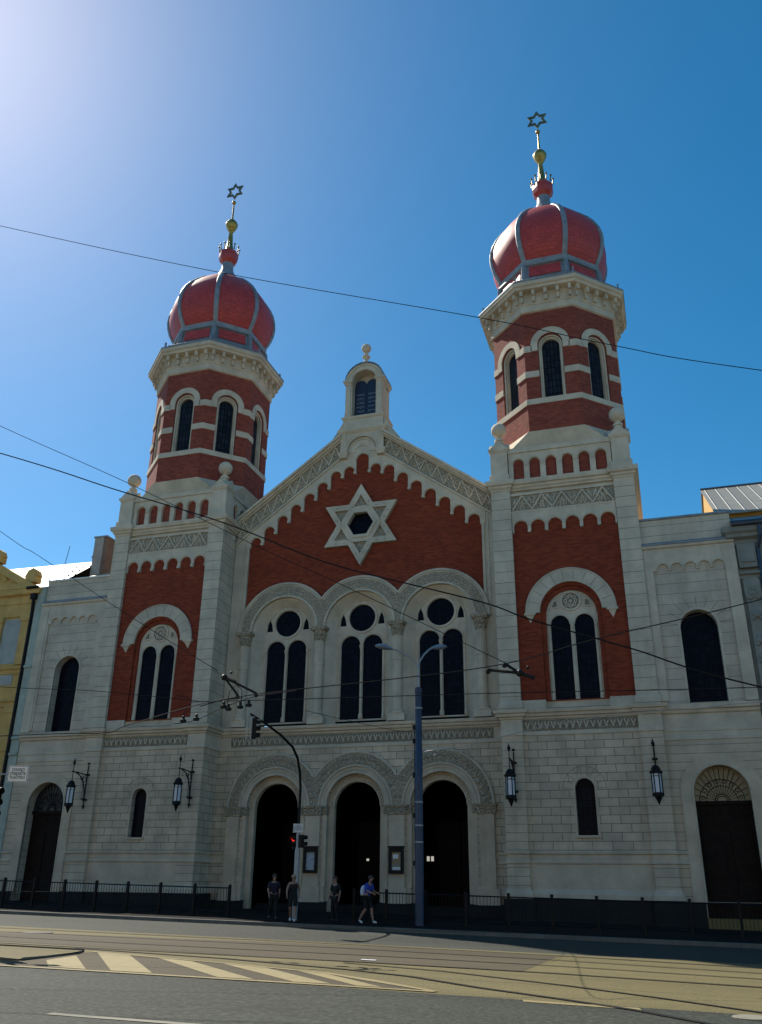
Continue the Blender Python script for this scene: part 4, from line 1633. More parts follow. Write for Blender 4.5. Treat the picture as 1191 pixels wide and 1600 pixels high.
    for q in (-1, 1):
        for w0, w1 in ((.7, 1.7), (1.9, 3.9)):
            fbox(mb, F, cxw + q * .6 - .42, cxw + q * .6 + .42, w0, w1, -.6, -.55)
        slab(mb, F, rect(cxw + q * .6 - .36, cxw + q * .6 + .36, 4.42, 4.68), [circ(cxw + q * .6 - .17, 4.55, .09, 10), circ(cxw + q * .6 + .17, 4.55, .09, 10)], -.6, -.54)
    fbox(mb, F, cxw - 1.22, cxw + 1.22, 4.86, 5.02, -.6, -.45)
    dr = mb.build('door', M['wood'], wg)
    mb = MB()
    slab(mb, F, arch(cxw, 1.21, 4.98, 5.32, 20), (), -.66, -.56)
    mb.build('fanlight', plain('fanlight_painted_glow', (.28, .23, .13), .4) if s > 0 else plain('fanlight_dark', (.012, .016, .024), .4), wg)  # right pane coloured bright for the lit courtyard showing through
    mb = MB()
    for i in range(17):
        t = PI * i / 16
        bar(mb, F, (cxw + .3 * math.cos(t), 5.0 + .3 * math.sin(t)), (cxw + 1.18 * math.cos(t), 5.02 + 1.45 * math.sin(t)), .022, -.56, -.53)
    for r in (.3, .22, .66, .95):
        arctube(mb, F, cxw, 5.0, r, -.54, .02 if r < .5 else .016, n=20)
    for i in range(8):
        t = PI * (i + .5) / 8
        slab(mb, F, circ(cxw + .8 * math.cos(t), 5.0 + .85 * math.sin(t), .09, 10), [circ(cxw + .8 * math.cos(t), 5.0 + .85 * math.sin(t), .065, 10)], -.56, -.53)
    mb.build('fanlight_grille', M['iron'], wg)
    mb = MB()
    mb.add([(a, 1.1, 18.64), (b, 1.1, 18.64), (b, 4.6, 20.5), (a + (1.0 if s < 0 else 0), 4.6, 20.5 if s > 0 else 20.6), (b, 9, 19), (a, 9, 19)], [(0, 1, 2, 3), (3, 2, 4, 5)] if s < 0 else [])
    if s < 0:
        mb.build('roof', M['cream_roof'], wg)
    mb = MB()
    fbox(mb, F, cxw - 1.25, cxw + 1.25, -.6, .28, -.9, .25)
    mb.build('step', M['granite'] if s < 0 else plain('ochre_step', (.16, .11, .03), .7), wg)


wing(-1)
wing(1)

# ------------------------------------------------------------------ neighbours
yb = thing('yellow_building', 'ochre yellow house front with pediment and pale panels left of the synagogue', 'building', (-25.5, .3, 0))
FY = FR(-25.5, .3)
mb = MB()
slab(mb, FY, rect(-8, 4.75, -.6, 16.4), [rect(-1.6 + i * 2.9 - .55, -1.6 + i * 2.9 + .55, w, w + 2.6) for i in (-1, 0, 1) for w in (2.0, 9.3)], -.4, 0)
box(mb, -33.5, -20.8, .75, 10, -.6, 18.2)
mb.build('wall', M['yellow'], yb)
mb = MB()
for i in (-1, 0, 1):
    for w in (2.0, 9.3):
        fbox(mb, FY, -1.6 + i * 2.9 - .6, -1.6 + i * 2.9 + .6, w - .05, w + 2.65, -.3, -.2)
mb.build('window', M['glass'], yb)
mb = MB()
for u0, u1, w0, w1 in ((2.65, 4.0, 13.5, 16.3), (.7, 2.0, 13.5, 16.3), (2.65, 4.0, 12.2, 13.05), (2.65, 3.6, 5.0, 7.6)):
    fbox(mb, FY, u0, u1, w0, w1, .0, .03)
mb.build('pale_panel', M['ygrey'], yb)
mb = MB()
for u in (2.35, 4.3):
    fbox(mb, FY, u - .27, u + .27, 13.4, 16.2, 0, .16)
    fbox(mb, FY, u - .36, u + .36, 16.1, 16.42, 0, .24)
    fbox(mb, FY, u - .27, u + .27, 5.0, 10.6, 0, .16)
    fbox(mb, FY, u - .34, u + .34, 10.5, 10.9, 0, .22)
mb.build('pilaster', M['yellow'], yb)
mb = MB()
ent = [(0, 16.4), (.1, 16.45), (.1, 17.2), (.16, 17.24), (.16, 17.7), (.4, 17.8), (.46, 18.1), (.0, 18.2), (-.4, 18.3)]
cornice(mb, [(-33.5, .3), (-20.75, .3), (-20.75, 3)], ent)
for w in (13.15, 11.2, 8.3):
    cornice(mb, [(-33.5, .3), (-20.75, .3)], [(0, w - .35), (.08, w - .3), (.12, w - .1), (.24, w), (.24, w + .1), (0, w + .16)])
mb.build('cornice', M['yellow'], yb)
mb = MB()
slab(mb, FY, [(-2.2, 18.15), (4.6, 18.15), (4.6, 18.4), (1.2, 20.25), (-2.2, 18.4)], [[(-.8, 18.5), (3.5, 18.5), (1.2, 19.75)]], -.3, .4)
slab(mb, FY, [(-.9, 18.4), (3.6, 18.4), (1.2, 19.85)], (), -.3, .1)
for u, w in ((1.2, 20.2), (4.2, 18.6)):
    fbox(mb, FY, u - .4, u + .4, w, w + .5, -.3, .25)
    slab(mb, FY, [(u - .5, w + .4), (u + .5, w + .4), (u + .35, w + .75), (u + .05, w + .95), (u - .3, w + .8)], (), -.25, .2)
for i in range(5):
    blob(mb, FY, .0 + i * .55, 18.75 + (.5 if i == 2 else .2), .1, .22, .2, .14)
mb.build('pediment', M['yellow'], yb)
mb = MB()
tube(mb, [(-20.72, .0, 17.6), (-20.72, .0, 17.2), (-20.78, .12, 16.7), (-20.78, .12, 1.0)], .10, 8)
tube(mb, [(-21.2, -.2, 18.12), (-20.4, -.2, 18.12)], .1, 8)
box(mb, -20.9, -20.55, -.15, .2, 17.4, 17.75)
mb.build('downpipe', M['iron'], yb)
mb = MB()
box(mb, -20.62, -20.06, .12, 8, -.6, 18.2)
for w in (13.2, 9.0, 8.1):
    cornice(mb, [(-20.62, .12), (-20.06, .12)], [(0, w - .1), (.1, w - .06), (.1, w + .06), (0, w + .1)])
mb.build('edge_strip', M['strip'], yb)
mb = MB()
mb.add([(-33.5, .2, 18.35), (-20.1, .9, 18.5), (-19.9, 5.0, 21.6), (-33.5, 5.0, 21.8), (-19.9, 10, 18), (-33.5, 10, 18)], [(0, 1, 2, 3), (3, 2, 4, 5)])
rf = mb.build('roof', M['tile_grey'], yb)
mb = MB()
for r in range(4):
    for i in range(16):
        x = -28.5 + i * .55 + (.27 if r % 2 else 0)
        y = 1.9 + r * .7
        z = 18.5 + (y - .9) * .756
        box(mb, x - .04, x + .04, y - .04, y + .04, z - .02, z + .07)
mb.build('snow_guard', M['iron'], rf)
mb = MB()
tube(mb, [(-21.8, 3.5, 20), (-21.5, 3.5, 22.3)], .02, 5)
mb.build('lightning_rod', M['iron'], rf)
mb = MB()
box(mb, -19.95, -19.25, 4.0, 6.6, 19.0, 22.9)
ch = mb.build('chimney', M['chim'], yb)
mb = MB()
box(mb, -19.248, -19.0, 4.02, 6.6, 19.0, 22.86)
mb.build('chimney_side', M['chimb'], ch)
mb = MB()
box(mb, -20.25, -19.95, 4.3, 4.6, 21.6, 21.75)
box(mb, -20.02, -18.95, 3.94, 6.66, 22.9, 23.0)
mb.build('chimney_cap', M['lead'], ch)

gb = thing('grey_building', 'weathered grey house with carved pilaster and blue gutter at the right edge', 'building', (23, .2, 0))
FG = FR(23, .2)
mb = MB()
slab(mb, FG, rect(-3.25, 6, -.8, 17.3), [rect(-1.6, -.4, 2.0, 4.8), rect(-1.6, -.4, 10.2, 13.4)], -.4, .0)
box(mb, 19.78, 29, .65, 10, -.8, 17.6)
mb.build('wall', M['greybuild'], gb)
mb = MB()
fbox(mb, FG, -1.7, -.3, 1.9, 4.9, -.3, -.2)
fbox(mb, FG, -1.7, -.3, 10.1, 13.5, -.3, -.2)
mb.build('window', M['glass'], gb)
mb = MB()
cornice(mb, [(19.74, 1), (19.74, .2), (29, .2)], [(0, 16.7), (.06, 16.75), (.1, 16.95), (.34, 17.05), (.36, 17.2), (.5, 17.3), (.52, 17.55), (.0, 17.6)])
for w in (9.1, 15.2):
    cornice(mb, [(19.74, .2), (29, .2)], [(0, w - .25), (.08, w - .2), (.1, w - .05), (.26, w), (.26, w + .12), (0, w + .18)])
mb.build('cornice', M['greybuild'], gb)
mb = MB()
fbox(mb, FG, -3.1, -2.5, 9.3, 15.0, 0, .2)
fbox(mb, FG, -3.2, -2.4, 15.5, 16.7, 0, .28)
fbox(mb, FG, -3.1, -2.5, 15.75, 16.45, .28, .36)
fbox(mb, FG, -3.16, -2.44, 14.0, 14.9, .2, .27)
for w, r in ((14.5, .2), (14.2, .16), (13.2, .22), (12.0, .26), (11.2, .18)):
    blob(mb, FG, -2.8, w, .2, .24, r, .16)
    blob(mb, FG, -2.95, w - .2, .2, .1, .12, .12)
    blob(mb, FG, -2.64, w - .2, .2, .1, .12, .12)
mb.build('carved_pilaster', M['greybuild'], gb)
mb = MB()
tube(mb, [(19.7, -.38, 17.66), (29, -.38, 17.66)], .15, 8)
tube(mb, [(20.9, -.4, 17.5), (20.9, -.35, 17.0), (20.72, .0, 16.4), (20.72, .0, .2)], .09, 8)
mb.build('gutter', M['gutter'], gb)
mb = MB()
mb.add([(19.7, -.45, 17.75), (29, -.45, 17.75), (29, 5, 20.2), (19.7, 5, 20.2), (29, 10, 17), (19.7, 10, 17)], [(0, 1, 2, 3), (3, 2, 4, 5)])
mb.build('roof', M['seam'], gb)

yh = thing('yellow_house', 'yellow gabled house with pale standing seam roof behind the right wing', 'house', (25, 10, 0))
mb = MB()
mb.add([(19.4, 2.9, 12), (19.4, 17, 12), (19.4, 17, 19.6), (19.4, 9.9, 23.85), (19.4, 2.9, 19.5),
        (34, 2.9, 12), (34, 17, 12), (34, 17, 19.6), (34, 9.9, 23.85), (34, 2.9, 19.5)], [(4, 3, 2, 1, 0), (5, 6, 7, 8, 9), (0, 5, 9, 4), (1, 2, 7, 6)])
mb.build('wall', M['yhouse'], yh)
mb = MB()
for (y0, z0, y1, z1) in ((2.4, 19.3, 9.9, 23.95), (17.5, 19.4, 9.9, 23.95)):
    vs = [(x, y, z + o) for o in (0, .1) for (y, z) in ((y0, z0), (y1, z1)) for x in (19.3, 34)]
    mb.add(vs, [(0, 2, 3, 1), (4, 5, 7, 6), (0, 1, 5, 4), (2, 6, 7, 3), (0, 4, 6, 2), (1, 3, 7, 5)])
rf = mb.build('roof', M['seam'], yh)
mb = MB()
tube(mb, [(19.28, 9.9, 24.08), (34, 9.9, 24.08)], .08, 6)
mb.build('ridge_cap', M['gutter'], rf)

# unseen houses, added behind the camera to bounce warm sunlight onto the facade
def unseen_bounce_house(x0, x1, h, mat, label):
    t = thing('unseen_bounce_house', label, 'house', ((x0 + x1) / 2, -52, 0), 'unseen houses added to bounce sunlight')
    G = FR((x0 + x1) / 2, -52, 90)
    w = (x1 - x0) / 2
    n = max(2, int((x1 - x0) / 3.2))
    p = (x1 - x0) / n
    wins = [rect(-w + (i + .5) * p - .6, -w + (i + .5) * p + .6, z, z + 2.1) for i in range(n) for z in (1.4, 5.4, 9.2, 12.8) if z + 2.6 < h]
    mb = MB()
    slab(mb, G, rect(-w, w, -1, h), wins, -.4, 0)
    box(mb, x0, x1, -64, -52.7, -1, h)
    mb.build('wall', mat, t)
    mb = MB()
    fbox(mb, G, -w + .2, w - .2, 1.2, h - .6, -.35, -.28)
    mb.build('window_glazing', M['glass'], t)
    mb = MB()
    cornice(mb, [(x1, -52), (x0, -52)], [(0, h - .6), (.1, h - .5), (.45, h - .2), (.5, h), (0, h + .05)])
    mb.build('cornice', mat, t)
    mb = MB()
    mb.add([(x0, -51.4, h), (x1, -51.4, h), (x1, -58, h + 4), (x0, -58, h + 4), (x1, -64, h), (x0, -64, h)], [(1, 0, 3, 2), (2, 3, 5, 4), (0, 5, 3), (1, 2, 4)])
    mb.build('roof', M['tile_grey'], t)


M['house_white'] = stone('house_white_plaster', (.78, .74, .64))
M['house_cream'] = stone('house_cream_plaster', (.74, .67, .52))
for q in ((-62, -40, 15.5, 'house_cream', 'long unseen cream house added for bounce light farthest to the left'), (-40, -22, 17.5, 'house_white', 'unseen white house added for bounce light opposite the yellow building'),
          (-22, -2, 16, 'house_cream', 'unseen cream house added for bounce light opposite the left tower'), (-2, 17, 18, 'house_white', 'unseen white house added for bounce light opposite the gable'),
          (17, 36, 16.5, 'house_cream', 'unseen cream house added for bounce light opposite the right wing'), (36, 60, 17.5, 'house_white', 'unseen white house added for bounce light farthest to the right')):
    unseen_bounce_house(q[0], q[1], q[2], M[q[3]], q[4])

# ------------------------------------------------------------------ wall lanterns
FL = FR(0, 0)


def lantern(x, y, z, lean, label):
    """wrought-iron bracket arm with a hanging lantern; arm points out from the wall"""
    t = thing('wall_lantern', label, 'lantern', (x, y, z), 'black wall lanterns on the facade')
    G = FR(x, y, -90)
    mb = MB()
    tube(mb, [G(0, z - .95, .08), G(0, z + 1.05, .08)], .035, 6)
    ball(mb, *G(0, z + 1.15, .08), .07, 8, 6)
    lathe(mb, *G(0, 0, .08)[:2], [(.01, z - 1.25), (.07, z - 1.1), (.02, z - .95)], 8)
    for w in (-.75, .55):
        fbox(mb, G, -.12, .12, z + w - .05, z + w + .05, 0, .1)
    tube(mb, [G(0, z + .55, .05), G(0, z + .6, 1.45)], .035, 6)
    pts = []
    for i in range(13):
        a = PI / 2 * i / 12
        pts.append(G(0, z - .75 + 1.3 * math.sin(a), .12 + 1.0 * (1 - math.cos(a))))
    tube(mb, pts, .03, 6)
    for (c, w, r) in ((.28, .30, .14), (.55, .36, .1), (.2, -.05, .09)):
        tube(mb, [G(0, z + w + r * math.sin(2 * PI * j / 12), c + r * math.cos(2 * PI * j / 12)) for j in range(13)], .016, 5)
    tube(mb, [G(.0, z - .72, .3), G(.0, z + .5, .42)], .012, 5)
    fbox(mb, G, -.03, .03, z - .76, z - .70, 0, .36)
    mb.build('bracket', M['iron'], t)
    lx, ly, _ = G(0, 0, 1.35)
    mb = MB()
    tube(mb, [(lx, ly, z + .0), (lx, ly, z + .95)], .022, 6)
    lathe(mb, lx, ly, [(.01, z + 1.28), (.03, z + 1.18), (.085, z + 1.06), (.03, z + .92)], 8)
    lathe(mb, lx, ly, [(.03, z + .14), (.12, z + .1), (.2, z - .02), (.22, z - .1), (.28, z - .14), (.28, z - .2), (.2, z - .24)], 6)
    lathe(mb, lx, ly, [(.2, z - 1.02), (.25, z - 1.06), (.25, z - 1.16), (.16, z - 1.2), (.09, z - 1.34), (.02, z - 1.52)], 6)
    for k in range(6):
        a = 2 * PI * k / 6
        tube(mb, [(lx + .21 * math.cos(a), ly + .21 * math.sin(a), z - .2), (lx + .21 * math.cos(a), ly + .21 * math.sin(a), z - 1.08)], .026, 5)
    mb.build('lamp_frame', M['iron'], t)
    mb = MB()
    lathe(mb, lx, ly, [(.19, z - .36), (.19, z - 1.03)], 6)
    mb.build('lamp_glass', M['milk'], t)
    mb = MB()
    lathe(mb, lx, ly, [(.195, z - .24), (.195, z - .31)], 6)
    mb.build('lamp_collar', M['milk'], t)
    return t


lantern(-15.0, .0, 6.25, 0, 'black wrought iron lantern beside the left wing door')
lantern(-8.55, .0, 6.25, 0, 'black wrought iron lantern on the left tower pilaster next to the portals')
lantern(8.55, .0, 6.25, 0, 'black wrought iron lantern on the right tower pilaster next to the portals')
lantern(14.95, .0, 6.25, 0, 'black wrought iron lantern on the pilaster beside the right wing')


# ------------------------------------------------------------------ notice boards
def board(u, label, poster):
    t = thing('notice_board', label, 'notice board', (u, CY - .14, 2.55), 'black notice cases on the portal piers')
    G = FR(u, CY - .14)
    mb = MB()
    slab(mb, G, rect(-.38, .38, 1.93, 3.14), [rect(-.24, .24, 2.08, 2.92)], .0, .14)
    fbox(mb, G, -.42, .42, 3.14, 3.2, 0, .2)
    mb.build('case', M['iron'], t)
    mb = MB()
    fbox(mb, G, -.25, .25, 2.06, 2.94, .02, .05)
    mb.build('poster', poster, t)
    return t, G


m, nt, bs = nodemat('poster_grey')
co = N(nt, 'ShaderNodeTexCoord').outputs['Object']
L(nt, mixcol(nt, maprange(nt, noise(nt, co, 9.), .4, .6), (.42, .46, .52), (.26, .29, .34)), bs.inputs['Base Color'])
board(-HP, 'black notice case with grey sheet behind the traffic light mast', m)
m2, nt, bs = nodemat('poster_ochre')
co = N(nt, 'ShaderNodeTexCoord').outputs['Object']
L(nt, mixcol(nt, maprange(nt, noise(nt, co, 5.), .4, .6), (.20, .22, .22), (.34, .20, .05)), bs.inputs['Base Color'])
t, G = board(HP, 'black notice case with ochre and grey poster beside the blue pole', m2)
mb = MB()
fbox(mb, G, -.2, .2, 2.12, 2.24, .05, .055)
fbox(mb, G, -.18, .1, 2.62, 2.82, .05, .055)
mb.build('poster_strip', M['white'], t)


# ------------------------------------------------------------------ fences
def fence(xs, label):
    t = thing('railing', label, 'fence', (xs[0], -8, zs(xs[0])), 'steel railings along the pavement')
    for x in xs:
        mb = MB()
        box(mb, x - .05, x + .05, -8.05, -7.95, zs(x) - .05, zs(x) + 1.14)
        lathe(mb, x, -8, [(.07, zs(x) + 1.14), (.06, zs(x) + 1.18), (.02, zs(x) + 1.2)], 8)
        mb.build('post', M['iron'], t)
    for a, b in zip(xs[:-1], xs[1:]):
        mb = MB()
        for h in (1.06, .18):
            tube(mb, [(a + .05, -8, zs(a) + h), (b - .05, -8, zs(b) + h)], .025, 5)
        n = max(2, int((b - a) / .125))
        for i in range(1, n):
            x = a + (b - a) * i / n
            z = zs(x)
            tube(mb, [(x, -8, z + .18), (x, -8, z + 1.06)], .011, 4, False)
        mb.build('railing_panel', M['iron'], t)
    return t


fence([-23.6, -22.05, -20.5, -18.95, -17.4, -15.85, -14.3, -12.75, -11.2, -9.65, -8.08, -6.55, -5.0, -3.42, -1.85], 'long black steel railing along the pavement left of the crossing gap')
fence([3.45, 4.75, 6.28, 7.82, 9.4, 10.97, 12.54, 14.1, 15.66, 17.24, 18.8, 20.4, 21.95, 23.5], 'long black steel railing along the pavement right of the crossing gap')

# ------------------------------------------------------------------ street lamp
lt = thing('street_lamp', 'tall blue steel tram pole with two grey street lamp heads', 'street lamp', (6.13, -8.3, zs(6)))
mb = MB()
z0 = zs(6)
lathe(mb, 6.13, -8.3, [(.17, z0 - .1), (.165, z0 + 1.2), (.15, z0 + 4.4), (.15, 6.3), (.135, 6.32), (.13, 8.6), (.15, 8.62), (.15, 8.78), (.06, 8.85)], 16)
mb.build('pole', M['blue'], lt, True)
mb = MB()
for z in (7.95, 4.35, 3.5, 2.9):
    lathe(mb, 6.13, -8.3, [(.155, z), (.162, z + .01), (.162, z + .05), (.155, z + .06)], 14)
mb.build('pole_band', M['galv'], lt)
mb = MB()
for z in (7.15, 6.6, 5.3, 3.8, 2.1):
    box(mb, 5.9, 6.02, -8.38, -8.26, z, z + .18)
tube(mb, [(5.97, -8.32, 2.0), (5.97, -8.32, 7.2)], .018, 5)
mb.build('cable_clamp', M['iron'], lt)
mb = MB()
tube(mb, [(6.13, -8.3, 8.8), (6.13, -8.3, 9.6)], .05, 8)
la = [(6.13, -8.3, 9.5), (6.06, -8.35, 9.8), (5.8, -8.5, 10.08), (5.4, -8.8, 10.28), (5.15, -8.95, 10.34)]
lb = [(6.13, -8.3, 9.5), (6.17, -8.25, 9.9), (6.32, -8.05, 10.25), (6.5, -7.85, 10.5), (6.6, -7.75, 10.58)]
tube(mb, la, .04, 8)
tube(mb, lb, .04, 8)
mb.build('lamp_arm', M['galv'], lt, True)


def lamphead(p, d):
    d = Vector(d).normalized()
    side = Vector((-d.y, d.x, 0)).normalized()
    up = d.cross(side) * -1
    if up.z < 0:
        up = -up
    mb = MB()
    vs = []
    st = ((0, .06, .06), (.12, .1, .1), (.3, .17, .15), (.5, .19, .15), (.66, .14, .1), (.74, .05, .04))
    for t_, w, h in st:
        q = Vector(p) + d * t_
        for j in range(10):
            a = 2 * PI * j / 10
            vs.append(q + side * w * math.cos(a) + up * h * math.sin(a) * (.9 if math.sin(a) > 0 else .55))
    mb.add(vs, [(i * 10 + j, i * 10 + (j + 1) % 10, (i + 1) * 10 + (j + 1) % 10, (i + 1) * 10 + j) for i in range(5) for j in range(10)] + [tuple(range(10))[::-1], tuple(range(50, 60))])
    return mb.build('lamp_head', M['lampgrey'], lt, True)


lamphead((5.2, -8.92, 10.33), (-.62, -.45, .08))
lamphead((6.56, -7.78, 10.56), (.55, .5, .14))

# ------------------------------------------------------------------ traffic lights and their signs


def signal(t, G, u, w, c, lit=None, name='signal_head', n=3):
    """black three-lens signal facing along c"""
    mb = MB()
    fbox(mb, G, u - .11, u + .11, w - .12 * n, w + .12 * n, c - .14, c)
    for i in range(n):
        ww = w + .12 * n - .12 - .24 * i
        vs = []
        for cc in (c - .01, c + .17):
            vs += [G(u + .1 * math.cos(a), ww + .1 * math.sin(a), cc - (.05 if (cc > c and math.sin(a) < 0) else 0)) for a in (2 * PI * j / 12 for j in range(12))]
        mb.add(vs, [(j, (j + 1) % 12, 12 + (j + 1) % 12, 12 + j) for j in range(12) if math.sin(2 * PI * (j + .5) / 12) > -.4])
    o = mb.build(name, M['iron'], t)
    if lit is not None:
        mb = MB()
        ww = w + .12 * n - .12 - .24 * lit
        slab(mb, G, circ(u, ww, .085, 16), (), c, c + .02)
        mb.build('red_lens', M['red_on'], o)
    return o


def text_part(body, G, u, w, c, size, parent, name='lettering'):
    cu_ = bpy.data.curves.new('lettering', 'FONT')
    cu_.body = body
    cu_.size = size
    cu_.align_x = 'CENTER'
    cu_.align_y = 'CENTER'
    cu_.offset = size * .02
    cu_.space_line = .95
    tmp = bpy.data.objects.new('tmp', cu_)
    C.objects.link(tmp)
    dg = bpy.context.evaluated_depsgraph_get()
    me = bpy.data.meshes.new_from_object(tmp.evaluated_get(dg))
    C.objects.unlink(tmp)
    bpy.data.objects.remove(tmp)
    mb = MB()
    mb.add([G(u + v.co.x * .82, w + v.co.y, c) for v in me.vertices], [tuple(p.vertices) for p in me.polygons])
    bpy.data.meshes.remove(me)
    return mb.build(name, M['ink'], parent)


def signboard(t, G, u, w, c, wd, ht):
    mb = MB()
    fbox(mb, G, u - wd / 2, u + wd / 2, w - ht / 2, w + ht / 2, c - .02, c)
    s_ = mb.build('sign_board', M['white'], t)
    mb = MB()
    slab(mb, G, rect(u - wd / 2 + .012, u + wd / 2 - .012, w - ht / 2 + .012, w + ht / 2 - .012), [rect(u - wd / 2 + .02, u + wd / 2 - .02, w - ht / 2 + .02, w + ht / 2 - .02)], c, c + .003)
    mb.build('sign_border', M['ink'], s_)
    text_part("CHODCI\nSTISKN\u011aTE\nTLA\u010c\u00cdTKO", G, u, w, c + .004, ht * .25, s_)


tx, ty = 1.1, -8.2
tl = thing('traffic_light', 'grey mast traffic light with curved arm over the street and white sign by the portals', 'traffic light', (tx, ty, zs(1)))
mb = MB()
lathe(mb, tx, ty, [(.105, zs(1) - .1), (.105, 2.6), (.10, 2.65), (.075, 2.75), (.07, 3.3)], 12)
mb.build('pole', M['galv'], tl, True)
mb = MB()
pts = [(tx, ty, 2.7), (tx, ty, 5.0), (tx, ty - .12, 5.6), (tx, ty - .45, 6.15), (tx, ty - 1.0, 6.5), (tx, ty - 2.2, 6.78), (tx, ty - 3.6, 6.98), (tx, ty - 5.0, 7.12)]
tube(mb, pts, .06, 8, True, .045)
mb.build('mast_arm', M['iron'], tl, True)
G = FR(tx, ty, -60)
signboard(tl, FR(tx, ty, -75), .0, 3.47, .1, .40, .33)
signal(tl, FR(tx, ty, -115), -.24, 2.95, .02, 0, n=2)
signal(tl, FR(tx, ty, -5), .0, 2.98, .22, None, n=2)
G = FR(tx, ty - 4.85, 24)
signal(tl, G, 0, 6.62, .16)
mb = MB()
slab(mb, G, rect(-.24, .24, 6.2, 7.04), (), -.03, -.0, True)
fbox(mb, G, -.025, .025, 6.2, 7.3, -.2, -.15)
tube(mb, [G(0, 7.05, -.16), G(0, 7.05, .1)], .02, 5)
mb.build('back_board', M['galv'], tl)

ax, ay = .42, -25.3
tl2 = thing('traffic_light', 'traffic light pole at the left edge with white sign before the yellow house', 'traffic light', (ax, ay, zr(0)))
mb = MB()
lathe(mb, ax, ay, [(.09, zr(0)), (.09, 2.6), (.06, 2.7), (.06, 4.1)], 12)
mb.build('pole', M['galv'], tl2, True)
signboard(tl2, FR(ax + .45, ay, -72), .36, 3.66, .02, .46, .36)
mb = MB()
tube(mb, [(ax, ay, 3.66), (ax + .62, ay + .12, 3.66)], .02, 5)
mb.build('sign_arm', M['galv'], tl2)
signal(tl2, FR(ax, ay, 0), .0, 3.02, .35, None, n=3)

# ------------------------------------------------------------------ overhead wires


def wire(pts, r, label, cat='wire', mat='iron'):
    P = [Vector(p) for p in pts]
    # smooth through the points
    out = []
    for i in range(len(P) - 1):
        p0, p1, p2, p3 = P[max(0, i - 1)], P[i], P[i + 1], P[min(len(P) - 1, i + 2)]
        for j in range(8):
            t = j / 8
            out.append(.5 * ((2 * p1) + (p2 - p0) * t + (2 * p0 - 5 * p1 + 4 * p2 - p3) * t * t + (3 * p1 - p0 - 3 * p2 + p3) * t ** 3))
    out.append(P[-1])
    mb = MB()
    tube(mb, out, r, 5)
    o = mb.build('overhead_wire', M[mat], None)
    tag(o, label, cat, 'overhead wires above the street')
    return o


wire([(-16, -24, 27.6), (-4.4, -24, 22.1), (4.3, -24, 18.11), (12.15, -24, 14.82), (15.33, -24, 13.36), (18.44, -24, 12.09), (30, -24, 8)], .011, 'long high wire crossing in front of both onion domed towers')
wire([(-14, -22, 20.5), (-4.56, -22, 15.36), (.77, -22, 12.54), (5.3, -22, 9.98), (7.74, -22, 8.69), (10.95, -22, 6.91), (12.1, -22, 6.27)], .010, 'thin wire sloping from upper left past the gable to the right wire bracket')
wire([(-12, -26, 16.2), (-.43, -26, 11.76), (3.31, -26, 10.22), (6.29, -26, 9.02), (8.47, -26, 7.97), (9.66, -26, 7.49), (12.24, -26, 6.61), (13.23, -26, 6.16), (15.04, -26, 5.47), (17.16, -26, 4.64), (24, -26, 2.6)], .015, 'thick dark wire sloping down across the brick gable below the star')
wire([(-14, -21, 18.2), (-4.62, -21, 11.96), (-2.92, -21, 10.93), (.93, -21, 8.54), (3.82, -21, 6.83)], .010, 'thin wire sloping over the left tower window to the left wire bracket')
wire([(3.95, -22, 5.66), (5.51, -22, 5.89), (11.48, -22, 6.23), (14.18, -22, 6.75), (17.88, -22, 7.4), (28, -22, 9.4)], .013, 'contact wire rising to the right across the right tower window')
wire([(-16, -19, 8.4), (-5.23, -19, 7.27), (-1.69, -19, 6.96), (2.17, -19, 6.45)], .010, 'thin wire running low across the left wing window')
wire([(-20, -22, 5.05), (-2.26, -22, 5.12), (1.06, -22, 5.08), (1.83, -22, 5.26), (3.98, -22, 5.72), (5.17, -22, 5.82)], .013, 'contact wire along the belt cornice of the left wing')
wire([(1.96, -19, 6.43), (5.71, -19, 6.34), (11.31, -19, 6.22), (17.9, -19, 6.03), (30, -19, 5.8)], .011, 'level contact wire across the foot of the three tall windows')
wire([(6.07, -20, 5.81), (7.92, -17.0, 5.65), (6.1, -8.4, 7.15)], .007, 'span wire tied to the blue pole above the portals')
wire([(6.3, -8.4, 6.33), (8.5, -15, 5.2), (10.55, -24, 4.03), (11.3, -24, 4.09), (12.67, -24, 4.37), (14.4, -24, 4.62), (16.49, -24, 4.7), (17.33, -24, 4.76), (28, -24, 5.2)], .009, 'contact wire coloured pale as sunlit along the belt cornice under the right tower', mat='galv')  # paler metal stands in for sunlight on this wire


def wbracket(p, ends, label):
    t = thing('wire_bracket', label, 'wire bracket', p, 'wire brackets over the tram tracks')
    for e in ends:
        mb = MB()
        tube(mb, [p, e], .035, 6)
        ball(mb, e[0], e[1], e[2] - .05, .06, 8, 6)
        mb.build('insulated_arm', M['iron'], t)
    mb = MB()
    q = Vector(p)
    ball(mb, *q, .09, 8, 6)
    tube(mb, [q + Vector((.05, 0, -.02)), q + Vector((.34, 0, -.14))], .05, 6)
    ball(mb, *(q + Vector((.2, 0, .12))), .04, 8, 6)
    mb.build('clamp', M['iron'], t)
    return t


